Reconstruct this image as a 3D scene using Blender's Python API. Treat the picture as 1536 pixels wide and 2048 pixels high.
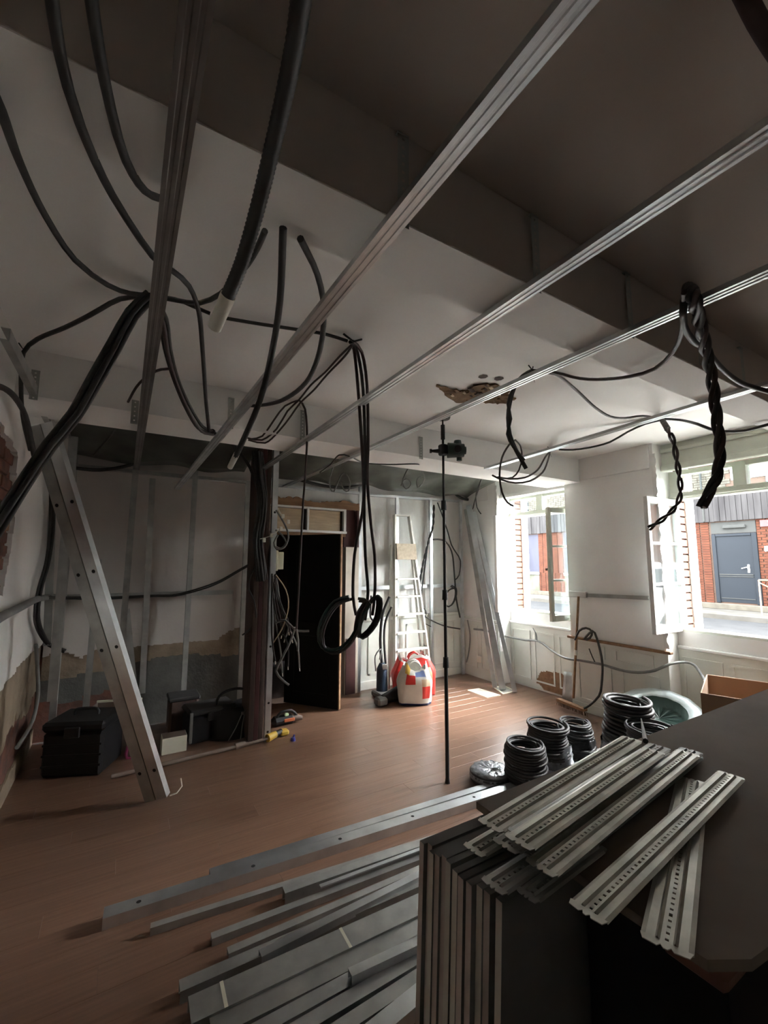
import bpy, bmesh, math, random
from mathutils import Vector, Matrix
random.seed(7)
S = bpy.context.scene
for o in list(bpy.data.objects): bpy.data.objects.remove(o)
COL = S.collection
PI = math.pi

# ---------------------------------------------------------------- camera, light, exposure
cam = bpy.data.cameras.new('camera'); co = bpy.data.objects.new('camera', cam); COL.objects.link(co)
S.camera = co
RT = Vector([0.8551225271585773,-0.5184179868564729,0.0028730557965696703]); UP = Vector([-0.06287165697827361,-0.09820167156360529,0.9931785269783675]); FW = Vector([0.5145994736634838,0.8494699656878962,0.11656825939967408])
co.matrix_world = Matrix(((RT.x, UP.x, -FW.x, 0), (RT.y, UP.y, -FW.y, 0), (RT.z, UP.z, -FW.z, 1.5), (0, 0, 0, 1)))
cam.sensor_fit = 'VERTICAL'; cam.sensor_height = 24.0; cam.lens = 860.43 * 24 / 2048
cam.clip_start = 0.02; cam.clip_end = 400
S.view_settings.view_transform = 'Standard'; S.view_settings.look = 'None'
S.view_settings.gamma = 1; S.view_settings.use_curve_mapping = False
S.view_settings.exposure = 5.3

W = bpy.data.worlds.new('overcast_sky'); S.world = W; W.use_nodes = True
nt = W.node_tree; nt.nodes.clear()
bg = nt.nodes.new('ShaderNodeBackground'); wo = nt.nodes.new('ShaderNodeOutputWorld')
tc = nt.nodes.new('ShaderNodeTexCoord'); sp = nt.nodes.new('ShaderNodeSeparateXYZ'); rp = nt.nodes.new('ShaderNodeValToRGB')
nt.links.new(tc.outputs['Generated'], sp.inputs[0]); nt.links.new(sp.outputs['Z'], rp.inputs[0])
rp.color_ramp.elements[0].position = 0.0; rp.color_ramp.elements[0].color = (1.0, 1.06, 1.12, 1)
rp.color_ramp.elements[1].position = 0.9; rp.color_ramp.elements[1].color = (.66, .72, .80, 1)
nt.links.new(rp.outputs[0], bg.inputs['Color']); nt.links.new(bg.outputs[0], wo.inputs[0])
bg.inputs['Strength'].default_value = 1.25
# hazy sun above the roofs across the street, softened by thin cloud
sl = bpy.data.lights.new('hazy_sun', 'SUN'); so = bpy.data.objects.new('hazy_sun', sl); COL.objects.link(so)
sl.energy = 3.2; sl.angle = math.radians(80); sl.color = (1, .98, .96)
so.rotation_euler = Vector((-1, .50, -.60)).to_track_quat('-Z', 'Y').to_euler()

# ---------------------------------------------------------------- materials
def nodes(m): m.use_nodes = True; return m.node_tree, m.node_tree.nodes['Principled BSDF']
def mat(name, col, rough=.6, metal=0, var=.12, scale=6, bump=0, bscale=60, stretch=(1, 1, 1), col2=None, objvar=0, spec=None, detail=4):
    m = bpy.data.materials.new(name); t, b = nodes(m); N = t.nodes.new; L = t.links.new
    b.inputs['Roughness'].default_value = rough; b.inputs['Metallic'].default_value = metal
    if spec is not None: b.inputs['Specular IOR Level'].default_value = spec
    tc = N('ShaderNodeTexCoord'); mp = N('ShaderNodeMapping'); mp.inputs['Scale'].default_value = stretch
    L(tc.outputs['Object'], mp.inputs[0])
    nz = N('ShaderNodeTexNoise'); nz.inputs['Scale'].default_value = scale; nz.inputs['Detail'].default_value = detail
    L(mp.outputs[0], nz.inputs['Vector'])
    rp = N('ShaderNodeValToRGB')
    c2 = col2 or tuple(min(1, c * (1 - var)) for c in col)
    c1 = col if col2 else tuple(min(1, c * (1 + var)) for c in col)
    rp.color_ramp.elements[0].position = .3; rp.color_ramp.elements[1].position = .7
    rp.color_ramp.elements[0].color = (*c2, 1); rp.color_ramp.elements[1].color = (*c1, 1)
    L(nz.outputs['Fac'], rp.inputs[0]); out = rp.outputs[0]
    if objvar:
        oi = N('ShaderNodeObjectInfo'); hs = N('ShaderNodeHueSaturation')
        mr = N('ShaderNodeMapRange'); mr.inputs['To Min'].default_value = 1 - objvar; mr.inputs['To Max'].default_value = 1 + objvar
        L(oi.outputs['Random'], mr.inputs[0]); L(mr.outputs[0], hs.inputs['Value']); L(out, hs.inputs['Color']); out = hs.outputs[0]
    L(out, b.inputs['Base Color'])
    if bump:
        n2 = N('ShaderNodeTexNoise'); n2.inputs['Scale'].default_value = bscale; n2.inputs['Detail'].default_value = 5
        L(mp.outputs[0], n2.inputs['Vector']); bp = N('ShaderNodeBump'); bp.inputs['Strength'].default_value = bump
        bp.inputs['Distance'].default_value = .01; L(n2.outputs['Fac'], bp.inputs['Height']); L(bp.outputs[0], b.inputs['Normal'])
    return m
def glass_mat(name, tint=(.93, .97, .98)):
    m = bpy.data.materials.new(name); m.use_nodes = True; t = m.node_tree; t.nodes.clear(); N = t.nodes.new; L = t.links.new
    tr = N('ShaderNodeBsdfTransparent'); tr.inputs[0].default_value = (*tint, 1)
    gl = N('ShaderNodeBsdfGlossy'); gl.inputs['Roughness'].default_value = .01; gl.inputs[0].default_value = (1, 1, 1, 1)
    lw = N('ShaderNodeLayerWeight'); lw.inputs[0].default_value = .5
    pw = N('ShaderNodeMath'); pw.operation = 'POWER'; pw.inputs[1].default_value = 4.0; L(lw.outputs['Facing'], pw.inputs[0])
    fr = N('ShaderNodeMath'); fr.operation = 'MULTIPLY_ADD'; fr.inputs[1].default_value = .9; fr.inputs[2].default_value = .04; L(pw.outputs[0], fr.inputs[0])
    mx = N('ShaderNodeMixShader'); o = N('ShaderNodeOutputMaterial')
    L(fr.outputs[0], mx.inputs[0]); L(tr.outputs[0], mx.inputs[1]); L(gl.outputs[0], mx.inputs[2]); L(mx.outputs[0], o.inputs[0])
    return m
M = {}
M['plaster'] = mat('white_plaster', (.80, .79, .76), .85, var=.05, scale=2.2, bump=.12, bscale=25)
M['plaster_left'] = mat('side_wall_plaster', (.80, .78, .74), .88, var=.05, scale=2, bump=.15, bscale=25)
M['plaster_strip'] = mat('stripped_wall_plaster', (.64, .60, .56), .9, col2=(.54, .50, .46), scale=1.4, bump=.2, bscale=30)
M['plaster_old'] = mat('old_plaster', (.76, .75, .72), .9, col2=(.62, .60, .56), scale=1.6, stretch=(2.5, 1, .35), bump=.2, bscale=30)
M['ceiling'] = mat('ceiling_paint', (.87, .86, .83), .9, var=.04, scale=1.5, bump=.08, bscale=20)
M['ceiling_brown'] = mat('brown_ceiling_paint', (.46, .40, .35), .9, var=.05, scale=1.2, bump=.08, bscale=20)
M['trim'] = mat('white_trim_paint', (.72, .71, .68), .5, var=.04, scale=8)
M['trim_green'] = mat('greenish_trim_paint', (.60, .62, .53), .55, var=.05, scale=8)
M['wainscot'] = mat('wainscot_paint', (.74, .75, .69), .65, col2=(.62, .63, .56), scale=3, stretch=(1, 1, .5))
M['mortar'] = mat('old_mortar', (.36, .28, .20), .95, col2=(.22, .17, .12), scale=6, bump=.6, bscale=30)
M['cement'] = mat('grey_cement', (.16, .155, .14), .95, col2=(.10, .10, .09), scale=5, bump=.5, bscale=30)
M['redwall'] = mat('red_masonry', (.22, .09, .06), .95, col2=(.08, .05, .04), scale=7, bump=.7, bscale=25)
M['brick'] = mat('brick', (0.1020, 0.0390, 0.0228), .9, col2=(0.0720, 0.0276, 0.0162), scale=12, objvar=.2, bump=.3, bscale=50)  # this and the street tones below are darker than real, dimming daylight by colour
M['brick_far'] = mat('facade_brick', (0.0527, 0.0180, 0.0093), .9, col2=(0.0341, 0.0112, 0.0062), scale=5.0, detail=2, spec=.1)
M['facade_mortar'] = mat('facade_mortar', (0.0527, 0.0341, 0.0248), .95, var=.1, spec=.1)
M['facade_white'] = mat('facade_render', (0.1540, 0.1491, 0.1400), .9, var=.06, scale=1, spec=.1)
M['facade_tan'] = mat('tan_stone', (0.0605, 0.0534, 0.0401), .95, col2=(0.0385, 0.0330, 0.0259), scale=5, spec=.1)
M['cladding'] = mat('weathered_cladding', (0.0294, 0.0273, 0.0260), .85, col2=(0.0143, 0.0130, 0.0126), scale=7, stretch=(1, 1, .12), objvar=.22, spec=.1)
M['bluegrey'] = mat('blue_grey_paint', (0.0051, 0.0066, 0.0084), .5, var=.06, scale=2, spec=.1)
M['darkpanel'] = mat('dark_shutter', (0.0210, 0.0210, 0.0288), .6, var=.2, scale=2, stretch=(1, 1, .3), spec=.1)
M['greysteel'] = mat('grey_lintel', (0.0228, 0.0228, 0.0204), .7, var=.08, spec=.1)
M['concrete'] = mat('mossy_concrete', (0.0660, 0.0642, 0.0528), .95, col2=(0.0390, 0.0402, 0.0270), scale=3, stretch=(1, 1, .6), spec=.1)
M['asphalt'] = mat('asphalt', (0.0210, 0.0206, 0.0197), .9, var=.15, scale=4, bump=.3, bscale=40, spec=.1)
M['bounce_paving'] = mat('bounce_paving', (.58, .56, .51), .9, col2=(.48, .46, .42), scale=3)  # kept pale to reflect daylight up to the ceiling, out of view
M['pavement'] = mat('pavement', (0.0550, 0.0500, 0.0425), .9, col2=(0.0375, 0.0340, 0.0275), scale=3, spec=.1)
M['chrome'] = mat('chrome', (.75, .75, .75), .25, 1, var=.02)
M['shutter_blue'] = mat('blue_shutter', (0.0540, 0.0840, 0.1020), .6, var=.05, spec=.1)
M['oak'] = mat('oak_laminate', (0.225, 0.128, 0.083), .28, col2=(0.146, 0.077, 0.048), scale=3.4, stretch=(.6, 16, 1), objvar=.09, bump=.04, bscale=40, detail=6, spec=1.0)
M['subfloor'] = mat('floor_joint', (.10, .06, .04), .9)
M['galv'] = mat('galvanised_steel', (.62, .64, .65), .36, .95, var=.16, scale=7, stretch=(1, 1, 1), bump=.05, bscale=80)
M['galv_dull'] = mat('dull_galvanised_steel', (.40, .40, .38), .5, .75, var=.18, scale=9)
M['galv_dark'] = mat('dark_steel', (.20, .185, .175), .5, .7, var=.2, scale=5)  # darker steel tone, leftmost ceiling rail only
M['zinc'] = mat('zinc_strap', (.47, .46, .41), .45, .8, var=.22, scale=14)
M['hole'] = mat('hole_shade', (.01, .01, .01), .9)  # flat black that paints the shade inside punched holes
M['black'] = mat('black_conduit', (.030, .029, .028), .5, var=.25, scale=20)
M['grey_black'] = mat('dusty_black_conduit', (.034, .032, .030), .6, var=.25, scale=16)
M['brown_cable'] = mat('brown_black_cable', (.045, .026, .024), .45, var=.2, scale=16)
M['grey_tube'] = mat('grey_conduit', (.20, .20, .19), .5, var=.15, scale=12)
M['hanger_grey'] = mat('hanger_steel', (.36, .37, .345), .6, .3, var=.12, scale=12)
M['white_pvc'] = mat('white_plastic', (.72, .69, .60), .45, var=.06)
M['rubber'] = mat('matt_black_plastic', (.018, .018, .018), .5, var=.2)
M['darkgreen'] = mat('dark_green_plastic', (.025, .05, .04), .4, var=.2)
M['sheet'] = mat('dark_plastic_sheet', (.10, .105, .085), .38, col2=(.035, .038, .03), scale=4, stretch=(1, 1, 3))
M['wood'] = mat('brown_timber', (.30, .17, .085), .75, col2=(.19, .10, .05), scale=5, stretch=(1, 6, 6), bump=.2)
M['lath_brown'] = mat('rough_lath', (.24, .15, .08), .95, col2=(.11, .065, .035), scale=14, bump=.6, bscale=40)
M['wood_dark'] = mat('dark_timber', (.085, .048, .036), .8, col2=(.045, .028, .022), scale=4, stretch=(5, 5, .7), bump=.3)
M['maroon'] = mat('dark_red_timber', (.07, .022, .020), .8, var=.3, scale=4)
M['pale_wood'] = mat('pale_timber', (.50, .38, .25), .7, var=.15, scale=5, stretch=(1, 1, 8))
M['doorblack'] = mat('black_door_paint', (.005, .005, .005), .8, var=.2, spec=.2)
M['board_core'] = mat('board_edge', (.46, .36, .31), .9, var=.10, scale=5, stretch=(1, 1, .3))
M['board_face'] = mat('board_face', (.17, .165, .155), .85, var=.12)
M['board_edge_b'] = mat('pale_board_edge', (.52, .46, .38), .9, var=.12)
M['top_board'] = mat('worn_brown_board', (.155, .115, .088), .7, col2=(.22, .175, .14), scale=3, bump=.15, bscale=10, detail=8, spec=.2)
M['alu'] = mat('aluminium_ladder', (.66, .64, .58), .5, .35, var=.08)
M['rust'] = mat('stained_platform', (.42, .34, .24), .8, col2=(.58, .50, .38), scale=25)
M['bag_white'] = mat('white_bag_film', (.74, .74, .68), .4, var=.06, scale=9, bump=.5, bscale=14)
M['bag_red'] = mat('red_bag_print', (.70, .05, .04), .4, var=.1, scale=9, bump=.4, bscale=14)
M['bag_blue'] = mat('blue_bag_print', (.22, .30, .55), .4, var=.1)
M['bag_navy'] = mat('navy_bag_print', (.02, .035, .13), .5, var=.1)
M['bag_yellow'] = mat('yellow_bag_print', (.80, .52, .10), .4, var=.1)
M['bag_beige'] = mat('beige_bag_print', (.62, .50, .34), .5, var=.1)
M['film'] = mat('wrapping_film', (.42, .44, .46), .22, .3, col2=(.14, .145, .15), scale=18, bump=.6, bscale=25)
M['foil'] = mat('silver_foil', (.72, .80, .80), .3, .5, col2=(.5, .58, .58), scale=9, bump=.5, bscale=16)
M['cardboard'] = mat('cardboard', (.36, .235, .15), .85, var=.08, scale=4)
M['cardboard_in'] = mat('rusty_contents', (.30, .12, .05), .9, col2=(.10, .05, .03), scale=14, bump=.8, bscale=30)
M['paper'] = mat('ivory_card', (.78, .76, .62), .8, var=.04)
M['mesh_grey'] = mat('grey_mesh', (.42, .42, .37), .8, var=.1, scale=30)
M['navy'] = mat('dark_blue_machine', (.03, .05, .085), .5, var=.2)
M['tool_black'] = mat('black_tool_plastic', (.007, .007, .008), .6, var=.25)
M['tool_yellow'] = mat('yellow_tool_plastic', (.55, .36, .05), .5, var=.1)
M['tool_red'] = mat('orange_tool_plastic', (.50, .13, .05), .5, var=.1)
M['tool_green'] = mat('green_tool_button', (.45, .62, .38), .5, var=.1)
M['tool_blue'] = mat('blue_plastic', (.04, .05, .25), .4, var=.1)
M['pink'] = mat('magenta_strap', (.35, .04, .16), .6, var=.1)
M['rag'] = mat('dusty_cloth', (.22, .17, .14), .95, var=.15)
M['cream'] = mat('cream_plastic', (.66, .63, .47), .55, var=.04)
M['dust'] = mat('bristles', (.20, .14, .10), .95, var=.2, scale=30)
M['white_car'] = mat('white_car_paint', (.7, .7, .7), .25, var=.02)
M['car_glass'] = mat('car_glass', (.03, .04, .05), .08, var=.05)
M['car_red'] = mat('red_lamp', (.45, .02, .02), .2, var=.05)
M['glass'] = glass_mat('window_glass')

# ---------------------------------------------------------------- helpers
class MB:
    def __init__(s): s.v = []; s.f = []; s.m = []; s.sm = []
    def add(s, vs, fs, m=0, smooth=False):
        b = len(s.v); s.v += [tuple(v) for v in vs]
        for f in fs: s.f.append(tuple(i + b for i in f)); s.m.append(m); s.sm.append(smooth)
        return s
    def box(s, a, b, m=0, c=None):
        x0, y0, z0 = [min(a[i], b[i]) for i in range(3)]; x1, y1, z1 = [max(a[i], b[i]) for i in range(3)]
        if c:   # bevelled box
            c = min(c, (x1-x0)*.45, (y1-y0)*.45, (z1-z0)*.45)
            bm = bmesh.new(); bmesh.ops.create_cube(bm, size=1)
            for v in bm.verts: v.co = Vector(((x0+x1)/2 + v.co.x*(x1-x0), (y0+y1)/2 + v.co.y*(y1-y0), (z0+z1)/2 + v.co.z*(z1-z0)))
            bmesh.ops.bevel(bm, geom=bm.edges[:], offset=c, segments=1, affect='EDGES'); return s.bm(bm, m)
        v = [(x0,y0,z0),(x1,y0,z0),(x1,y1,z0),(x0,y1,z0),(x0,y0,z1),(x1,y0,z1),(x1,y1,z1),(x0,y1,z1)]
        return s.add(v, [(0,3,2,1),(4,5,6,7),(0,1,5,4),(1,2,6,5),(2,3,7,6),(3,0,4,7)], m)
    def bm(s, bm, m=0, smooth=False):
        bm.verts.ensure_lookup_table(); b = [v.co.copy() for v in bm.verts]; f = [[v.index for v in q.verts] for q in bm.faces]; bm.free()
        return s.add(b, f, m, smooth)
    def xf(s, mtx):
        s.v = [tuple(mtx @ Vector(v)) for v in s.v]; return s
    def prism(s, poly, p0, p1, up=(0, 0, 1), m=0):
        # poly: list of (u, v); u = side, v = up
        p0 = Vector(p0); p1 = Vector(p1); d = (p1 - p0).normalized(); side = d.cross(Vector(up)).normalized(); u = side.cross(d)
        n = len(poly); vs = [p0 + side*a + u*b for a, b in poly] + [p1 + side*a + u*b for a, b in poly]
        fs = [(i, (i+1) % n, n+(i+1) % n, n+i) for i in range(n)] + [tuple(range(n-1, -1, -1)), tuple(range(n, 2*n))]
        return s.add(vs, fs, m)
    def bar(s, p0, p1, w, h, up=(0, 0, 1), m=0):
        return s.prism([(-w/2, -h/2), (w/2, -h/2), (w/2, h/2), (-w/2, h/2)], p0, p1, up, m)
    def tube(s, pts, r, n=8, m=0, smooth=True, cap=True):
        pts = [Vector(p) for p in pts]; k = len(pts); rr = r if hasattr(r, '__len__') else [r]*k
        t0 = (pts[1]-pts[0]).normalized(); a = Vector((0, 0, 1)) if abs(t0.z) < .9 else Vector((1, 0, 0))
        nrm = t0.cross(a).normalized(); vs = []; 
        for i in range(k):
            t = (pts[min(i+1, k-1)] - pts[max(i-1, 0)]).normalized()
            nrm = (nrm - t*nrm.dot(t)).normalized(); bn = t.cross(nrm)
            for j in range(n):
                an = 2*PI*j/n; vs.append(pts[i] + (nrm*math.cos(an) + bn*math.sin(an))*rr[i])
        fs = [(i*n+j, i*n+(j+1) % n, (i+1)*n+(j+1) % n, (i+1)*n+j) for i in range(k-1) for j in range(n)]
        s.add(vs, fs, m, smooth)
        if cap: s.add(vs[:n], [tuple(range(n-1, -1, -1))], m); s.add(vs[-n:], [tuple(range(n))], m)
        return s
    def cyl(s, p0, p1, r0, r1=None, n=16, m=0):
        return s.tube([p0, p1], [r0, r0 if r1 is None else r1], n, m)
    def disc(s, c, nrm, r, m=0, n=10):
        c = Vector(c); nn = Vector(nrm).normalized(); a = nn.orthogonal().normalized(); b = nn.cross(a)
        return s.add([c + (a*math.cos(2*PI*i/n) + b*math.sin(2*PI*i/n))*r for i in range(n)], [tuple(range(n))], m)
    def obj(s, name, mats, parent=None, loc=None):
        me = bpy.data.meshes.new(name); me.from_pydata(s.v, [], s.f)
        mats = mats if isinstance(mats, (list, tuple)) else [mats]
        for q in mats: me.materials.append(M[q] if isinstance(q, str) else q)
        me.polygons.foreach_set('material_index', s.m); me.polygons.foreach_set('use_smooth', s.sm)
        me.update(); o = bpy.data.objects.new(name, me); COL.objects.link(o)
        if loc is not None:
            me.transform(Matrix.Translation(-Vector(loc))); o.location = loc
        if parent is not None:
            o.parent = parent
            o.matrix_parent_inverse = Matrix.Translation(-Vector(parent.location)) if parent.type == 'EMPTY' else parent.matrix_basis.inverted()
        return o
def tag(o, label, cat, group=None, kind=None):
    if label: o['label'] = label
    if cat: o['category'] = cat
    if group: o['group'] = group
    if kind: o['kind'] = kind
    return o
def struct(o): o['kind'] = 'structure'; return o
def thing(name, label, cat, loc=(0, 0, 0), group=None):
    o = bpy.data.objects.new(name, None); COL.objects.link(o); o.location = loc; o.empty_display_size = .05
    return tag(o, label, cat, group)
def spline(pts, step=.04, jit=0):
    P = [Vector(p) for p in pts]; out = []
    P = [P[0]*2 - P[1]] + P + [P[-1]*2 - P[-2]]
    for i in range(1, len(P)-2):
        n = max(2, int((P[i+1]-P[i]).length/step))
        for k in range(n):
            t = k/n; a, b, c, d = P[i-1], P[i], P[i+1], P[i+2]
            out.append(.5*((2*b) + (c-a)*t + (2*a-5*b+4*c-d)*t*t + (3*b-a-3*c+d)*t**3))
    out.append(P[-2]); return out
def offs(pts, amp, seed):
    r = random.Random(seed); ph = [r.uniform(0, 6.3) for _ in range(6)]; q = []
    n = len(pts)
    for i, p in enumerate(pts):
        t = i/max(1, n-1)*4
        q.append(Vector(p) + Vector((math.sin(t+ph[0])*amp, math.sin(t*1.3+ph[1])*amp, math.sin(t*.9+ph[2])*amp*.7)))
    return q
def crafts(pts, r, rw=3, n=8):   # corrugated conduit radii
    return [r*(1 if i % 2 else .82) for i in range(len(pts))]
def C_sec(w, hh, t=.0022, lip=.008):   # C section, web at v=hh
    return [(-w/2+lip, 0), (-w/2, 0), (-w/2, hh), (w/2, hh), (w/2, 0), (w/2-lip, 0), (w/2-lip, t), (w/2-t, t), (w/2-t, hh-t), (-w/2+t, hh-t), (-w/2+t, t), (-w/2+lip, t)]
def U_sec(w, hh, t=.0022):
    return [(-w/2, 0), (-w/2, hh), (w/2, hh), (w/2, 0), (w/2-t, 0), (w/2-t, hh-t), (-w/2+t, hh-t), (-w/2+t, 0)]
def hat_sec():   # ceiling furring channel, grooved face at v=0, lips at top
    w = .0235; t = .0016; H = .018
    o = [(-w+.006, H), (-w, H), (-w, 0), (-.014, 0), (-.012, .0025), (-.006, .0025), (-.004, 0), (.004, 0), (.006, .0025), (.012, .0025), (.014, 0), (w, 0), (w, H), (w-.006, H)]
    i = [(w-.006, H-t), (w-t, H-t), (w-t, t), (.014, t), (.012, .0025+t), (.006, .0025+t), (.004, t), (-.004, t), (-.006, .0025+t), (-.012, .0025+t), (-.014, t), (-w+t, t), (-w+t, H-t), (-w+.006, H-t)]
    return o + i
def perf_strip(mb, p0, p1, side, w, pitch=.012, hole=.004, prof=None, m=0, big=0):
    """strap with a real row of holes along its middle; prof = list of (u, v) across"""
    p0 = Vector(p0); p1 = Vector(p1); d = (p1-p0); Ln = d.length; d.normalize(); side = Vector(side); side = (side - d*side.dot(d)).normalized(); up = side.cross(d)
    us = [(-w/2, 0), (-hole/2, 0), (hole/2, 0), (w/2, 0)] if prof is None else prof
    mid = [i for i in range(len(us)-1) if us[i][0] < 0 < us[i+1][0]][0]
    n = int(Ln/pitch); s = [0.0]
    isH = []
    for k in range(n):
        c = (k+.5)*Ln/n; hl = hole*(1.6 if big and k % big == big//2 else 1)
        s += [c-hl/2, c+hl/2]; isH += [0, 1]
    s.append(Ln); isH.append(0)
    vs = [p0 + d*a + side*u + up*v for a in s for u, v in us]; nu = len(us)
    fs = [(i*nu+j, i*nu+j+1, (i+1)*nu+j+1, (i+1)*nu+j) for i in range(len(s)-1) for j in range(nu-1) if not (isH[i] and j == mid)]
    mb.add(vs, fs, m)

# ---------------------------------------------------------------- setting
CZ = 2.60; XL = -.52; XR = 4.117; YB = 4.70; YN = -2.2
mb = MB(); mb.box((XL-.1, YN-.1, -.06), (4.46, 5.2, -.014))
floor = struct(mb.obj('floor', 'subfloor'))
# laminate boards as single pieces (shared mesh per length)
PW = .13; PL = 1.20; mesh_cache = {}
def plank(x0, x1, y0, y1):
    key = (round(x1-x0, 3), round(y1-y0, 3))
    if key not in mesh_cache:
        L_, w_ = key; g = .0003; c = .0006
        vs = [(g, g, -.014), (L_-g, g, -.014), (L_-g, w_-g, -.014), (g, w_-g, -.014), (g, g, -c), (L_-g, g, -c), (L_-g, w_-g, -c), (g, w_-g, -c), (g+c, g+c, 0), (L_-g-c, g+c, 0), (L_-g-c, w_-g-c, 0), (g+c, w_-g-c, 0)]
        fs = [(0,1,5,4),(1,2,6,5),(2,3,7,6),(3,0,4,7),(4,5,9,8),(5,6,10,9),(6,7,11,10),(7,4,8,11),(8,9,10,11),(0,3,2,1)]
        me = bpy.data.meshes.new('floor_board'); me.from_pydata(vs, [], fs); me.materials.append(M['oak']); mesh_cache[key] = me
    o = bpy.data.objects.new('floor_board', mesh_cache[key]); COL.objects.link(o); o.location = (x0, y0, 0); o.parent = floor
y = YN; row = 0
while y < 4.68:
    y1 = min(y+PW, 5.1); x = XL-.02 - (row*.47) % PL
    while x < 4.36:
        a = max(x, XL-.02); b = min(x+PL, 4.36)
        if b-a > .02: plank(a, b, y, y1)
        x += PL
    y = y1; row += 1

# ceilings: brown near bay, pale far bays, two downstand beams
struct(MB().box((XL-.1, YN-.1, CZ), (4.5, .90, CZ+.12)).obj('ceiling', 'ceiling_brown'))
struct(MB().box((XL-.1, .90, CZ), (4.5, 5.2, CZ+.12)).obj('ceiling_far_bay', 'ceiling'))
BU = 2.352
mb = MB(); 
r_ = random.Random(3)
# underside pale, near face brown with a ragged paint edge
mb.box((XL, .8285, BU), (4.44, 1.02, CZ), 0)
mb.obj('ceiling_beam', 'ceiling')['kind'] = 'structure'
vs = []; n = 160
for i in range(n+1):
    x = XL + (4.44-XL)*i/n; vs += [(x, .826, CZ), (x, .826, BU + .001 + .004*r_.random()**2)]
fs = [(2*i, 2*i+1, 2*i+3, 2*i+2) for i in range(n)]
b = [(a[0], .8285, a[2]) for a in vs]
mb = MB().add(vs + b, fs + [(2*i+1, 2*(n+1)+2*i+1, 2*(n+1)+2*i+3, 2*i+3) for i in range(n)])
o = mb.obj('beam_paint_coat', 'ceiling_brown', bpy.data.objects['ceiling_beam'])
struct(MB().box((XL, 2.775, BU), (XR, 3.19, CZ)).box((XR, 2.775, BU), (XR+.05, 3.0, CZ)).obj('ceiling_beam', 'ceiling'))

# left wall with a broken patch of bare masonry
def wall_grid(name, matn, fn, us, vs_, thick, parent=None): pass
wl = MB().box((XL-.16, YN, 0), (XL-.03, 5.0, CZ), 0)
wl_o = struct(wl.obj('wall_left', 'redwall'))
# plaster skin: cells left out where the plaster is broken
hole_c = [(2.15,2.111), (2.452,2.147), (2.99,2.091), (3.092,1.701), (3.055,1.508), (2.971,1.326), (2.505,1.23)]
low_c = [(YN, .55), (1.5, .60), (2.6, .62), (3.057,0.791), (3.563,0.826), (4.217,0.836), (5.0, .80)]
def inpoly(p, poly):
    c = False; j = len(poly)-1
    for i in range(len(poly)):
        a, b = poly[i], poly[j]
        if (a[1] > p[1]) != (b[1] > p[1]) and p[0] < (b[0]-a[0])*(p[1]-a[1])/(b[1]-a[1]+1e-9)+a[0]: c = not c
        j = i
    return c
def lowz(y):
    for a, b in zip(low_c, low_c[1:]):
        if a[0] <= y <= b[0]: return a[1] + (b[1]-a[1])*(y-a[0])/(b[0]-a[0]+1e-9)
    return .6
def grid_skin(name, matn, to3, U0, U1, V0, V1, n, keep, t, parent, seed=1):
    nu = max(2, int((U1-U0)/n)); nv = max(2, int((V1-V0)/n)); r = random.Random(seed); mb = MB()
    P = {}
    for i in range(nu+1):
        for j in range(nv+1):
            ju = 0 if i in (0, nu) else r.uniform(-.3, .3)*n; jv = 0 if j in (0, nv) else r.uniform(-.3, .3)*n
            P[i, j] = (U0+(U1-U0)*i/nu+ju, V0+(V1-V0)*j/nv+jv)
    K = {(i, j): keep(U0+(U1-U0)*(i+.5)/nu, V0+(V1-V0)*(j+.5)/nv) for i in range(nu) for j in range(nv)}
    idx = {}; vs = []
    def vid(i, j, k):
        if (i, j, k) not in idx: idx[i, j, k] = len(vs); vs.append(to3(P[i, j][0], P[i, j][1], t if k else 0))
        return idx[i, j, k]
    fs = []
    for (i, j), k in K.items():
        if not k: continue
        fs.append((vid(i, j, 1), vid(i+1, j, 1), vid(i+1, j+1, 1), vid(i, j+1, 1)))
        for (a, b), e in {(i-1, j): ((i, j+1), (i, j)), (i+1, j): ((i+1, j), (i+1, j+1)), (i, j-1): ((i, j), (i+1, j)), (i, j+1): ((i+1, j+1), (i, j+1))}.items():
            if not K.get((a, b), False): fs.append((vid(*e[0], 1), vid(*e[0], 0), vid(*e[1], 0), vid(*e[1], 1)))
    mb.add(vs, fs); o = mb.obj(name, matn, parent); return o
grid_skin('plaster', 'plaster_left', lambda u, v, t: (XL-.03+t, u, v), 1.2, YB, 0, CZ, .022, lambda u, v: not inpoly((u, v), hole_c) and v > lowz(u), .03, wl_o, 5)
MB().box((XL-.03, YN, 0), (XL-.004, 1.2, CZ)).obj('plaster', 'plaster_left', wl_o)
grid_skin('mortar_band', 'mortar', lambda u, v, t: (XL-.03+t, u, v), YN, YB, 0, 1.0, .06, lambda u, v: v <= lowz(u)+.04 and math.sin(u*7)*.05+.42 < v or v < .1, .014, wl_o, 6)
# bricks and stones showing in the hole and along the bottom
def masonry(parent, to3, U0, U1, V0, V1, bw, bh, keep, mats_, seed, depth=.02):
    r = random.Random(seed); v = V0; row = 0
    while v < V1:
        u = U0 - (bw/2 if row % 2 else 0)
        while u < U1:
            if keep(u+bw/2, v+bh/2):
                d = depth*r.uniform(.5, 1); a = to3(u+.006, v+.005, 0); b = to3(u+bw-.006+r.uniform(-.006, .004), v+bh-.006, d)
                MB().box(a, b, 0, .004).obj('brick', r.choice(mats_), parent)
            u += bw
        v += bh; row += 1
masonry(wl_o, lambda u, v, t: (XL-.03+t, u, v), 2.2, 3.4, 1.1, 2.3, .24, .07, lambda u, v: inpoly((u, v), hole_c), ['redwall', 'wood', 'redwall'], 4)

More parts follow.
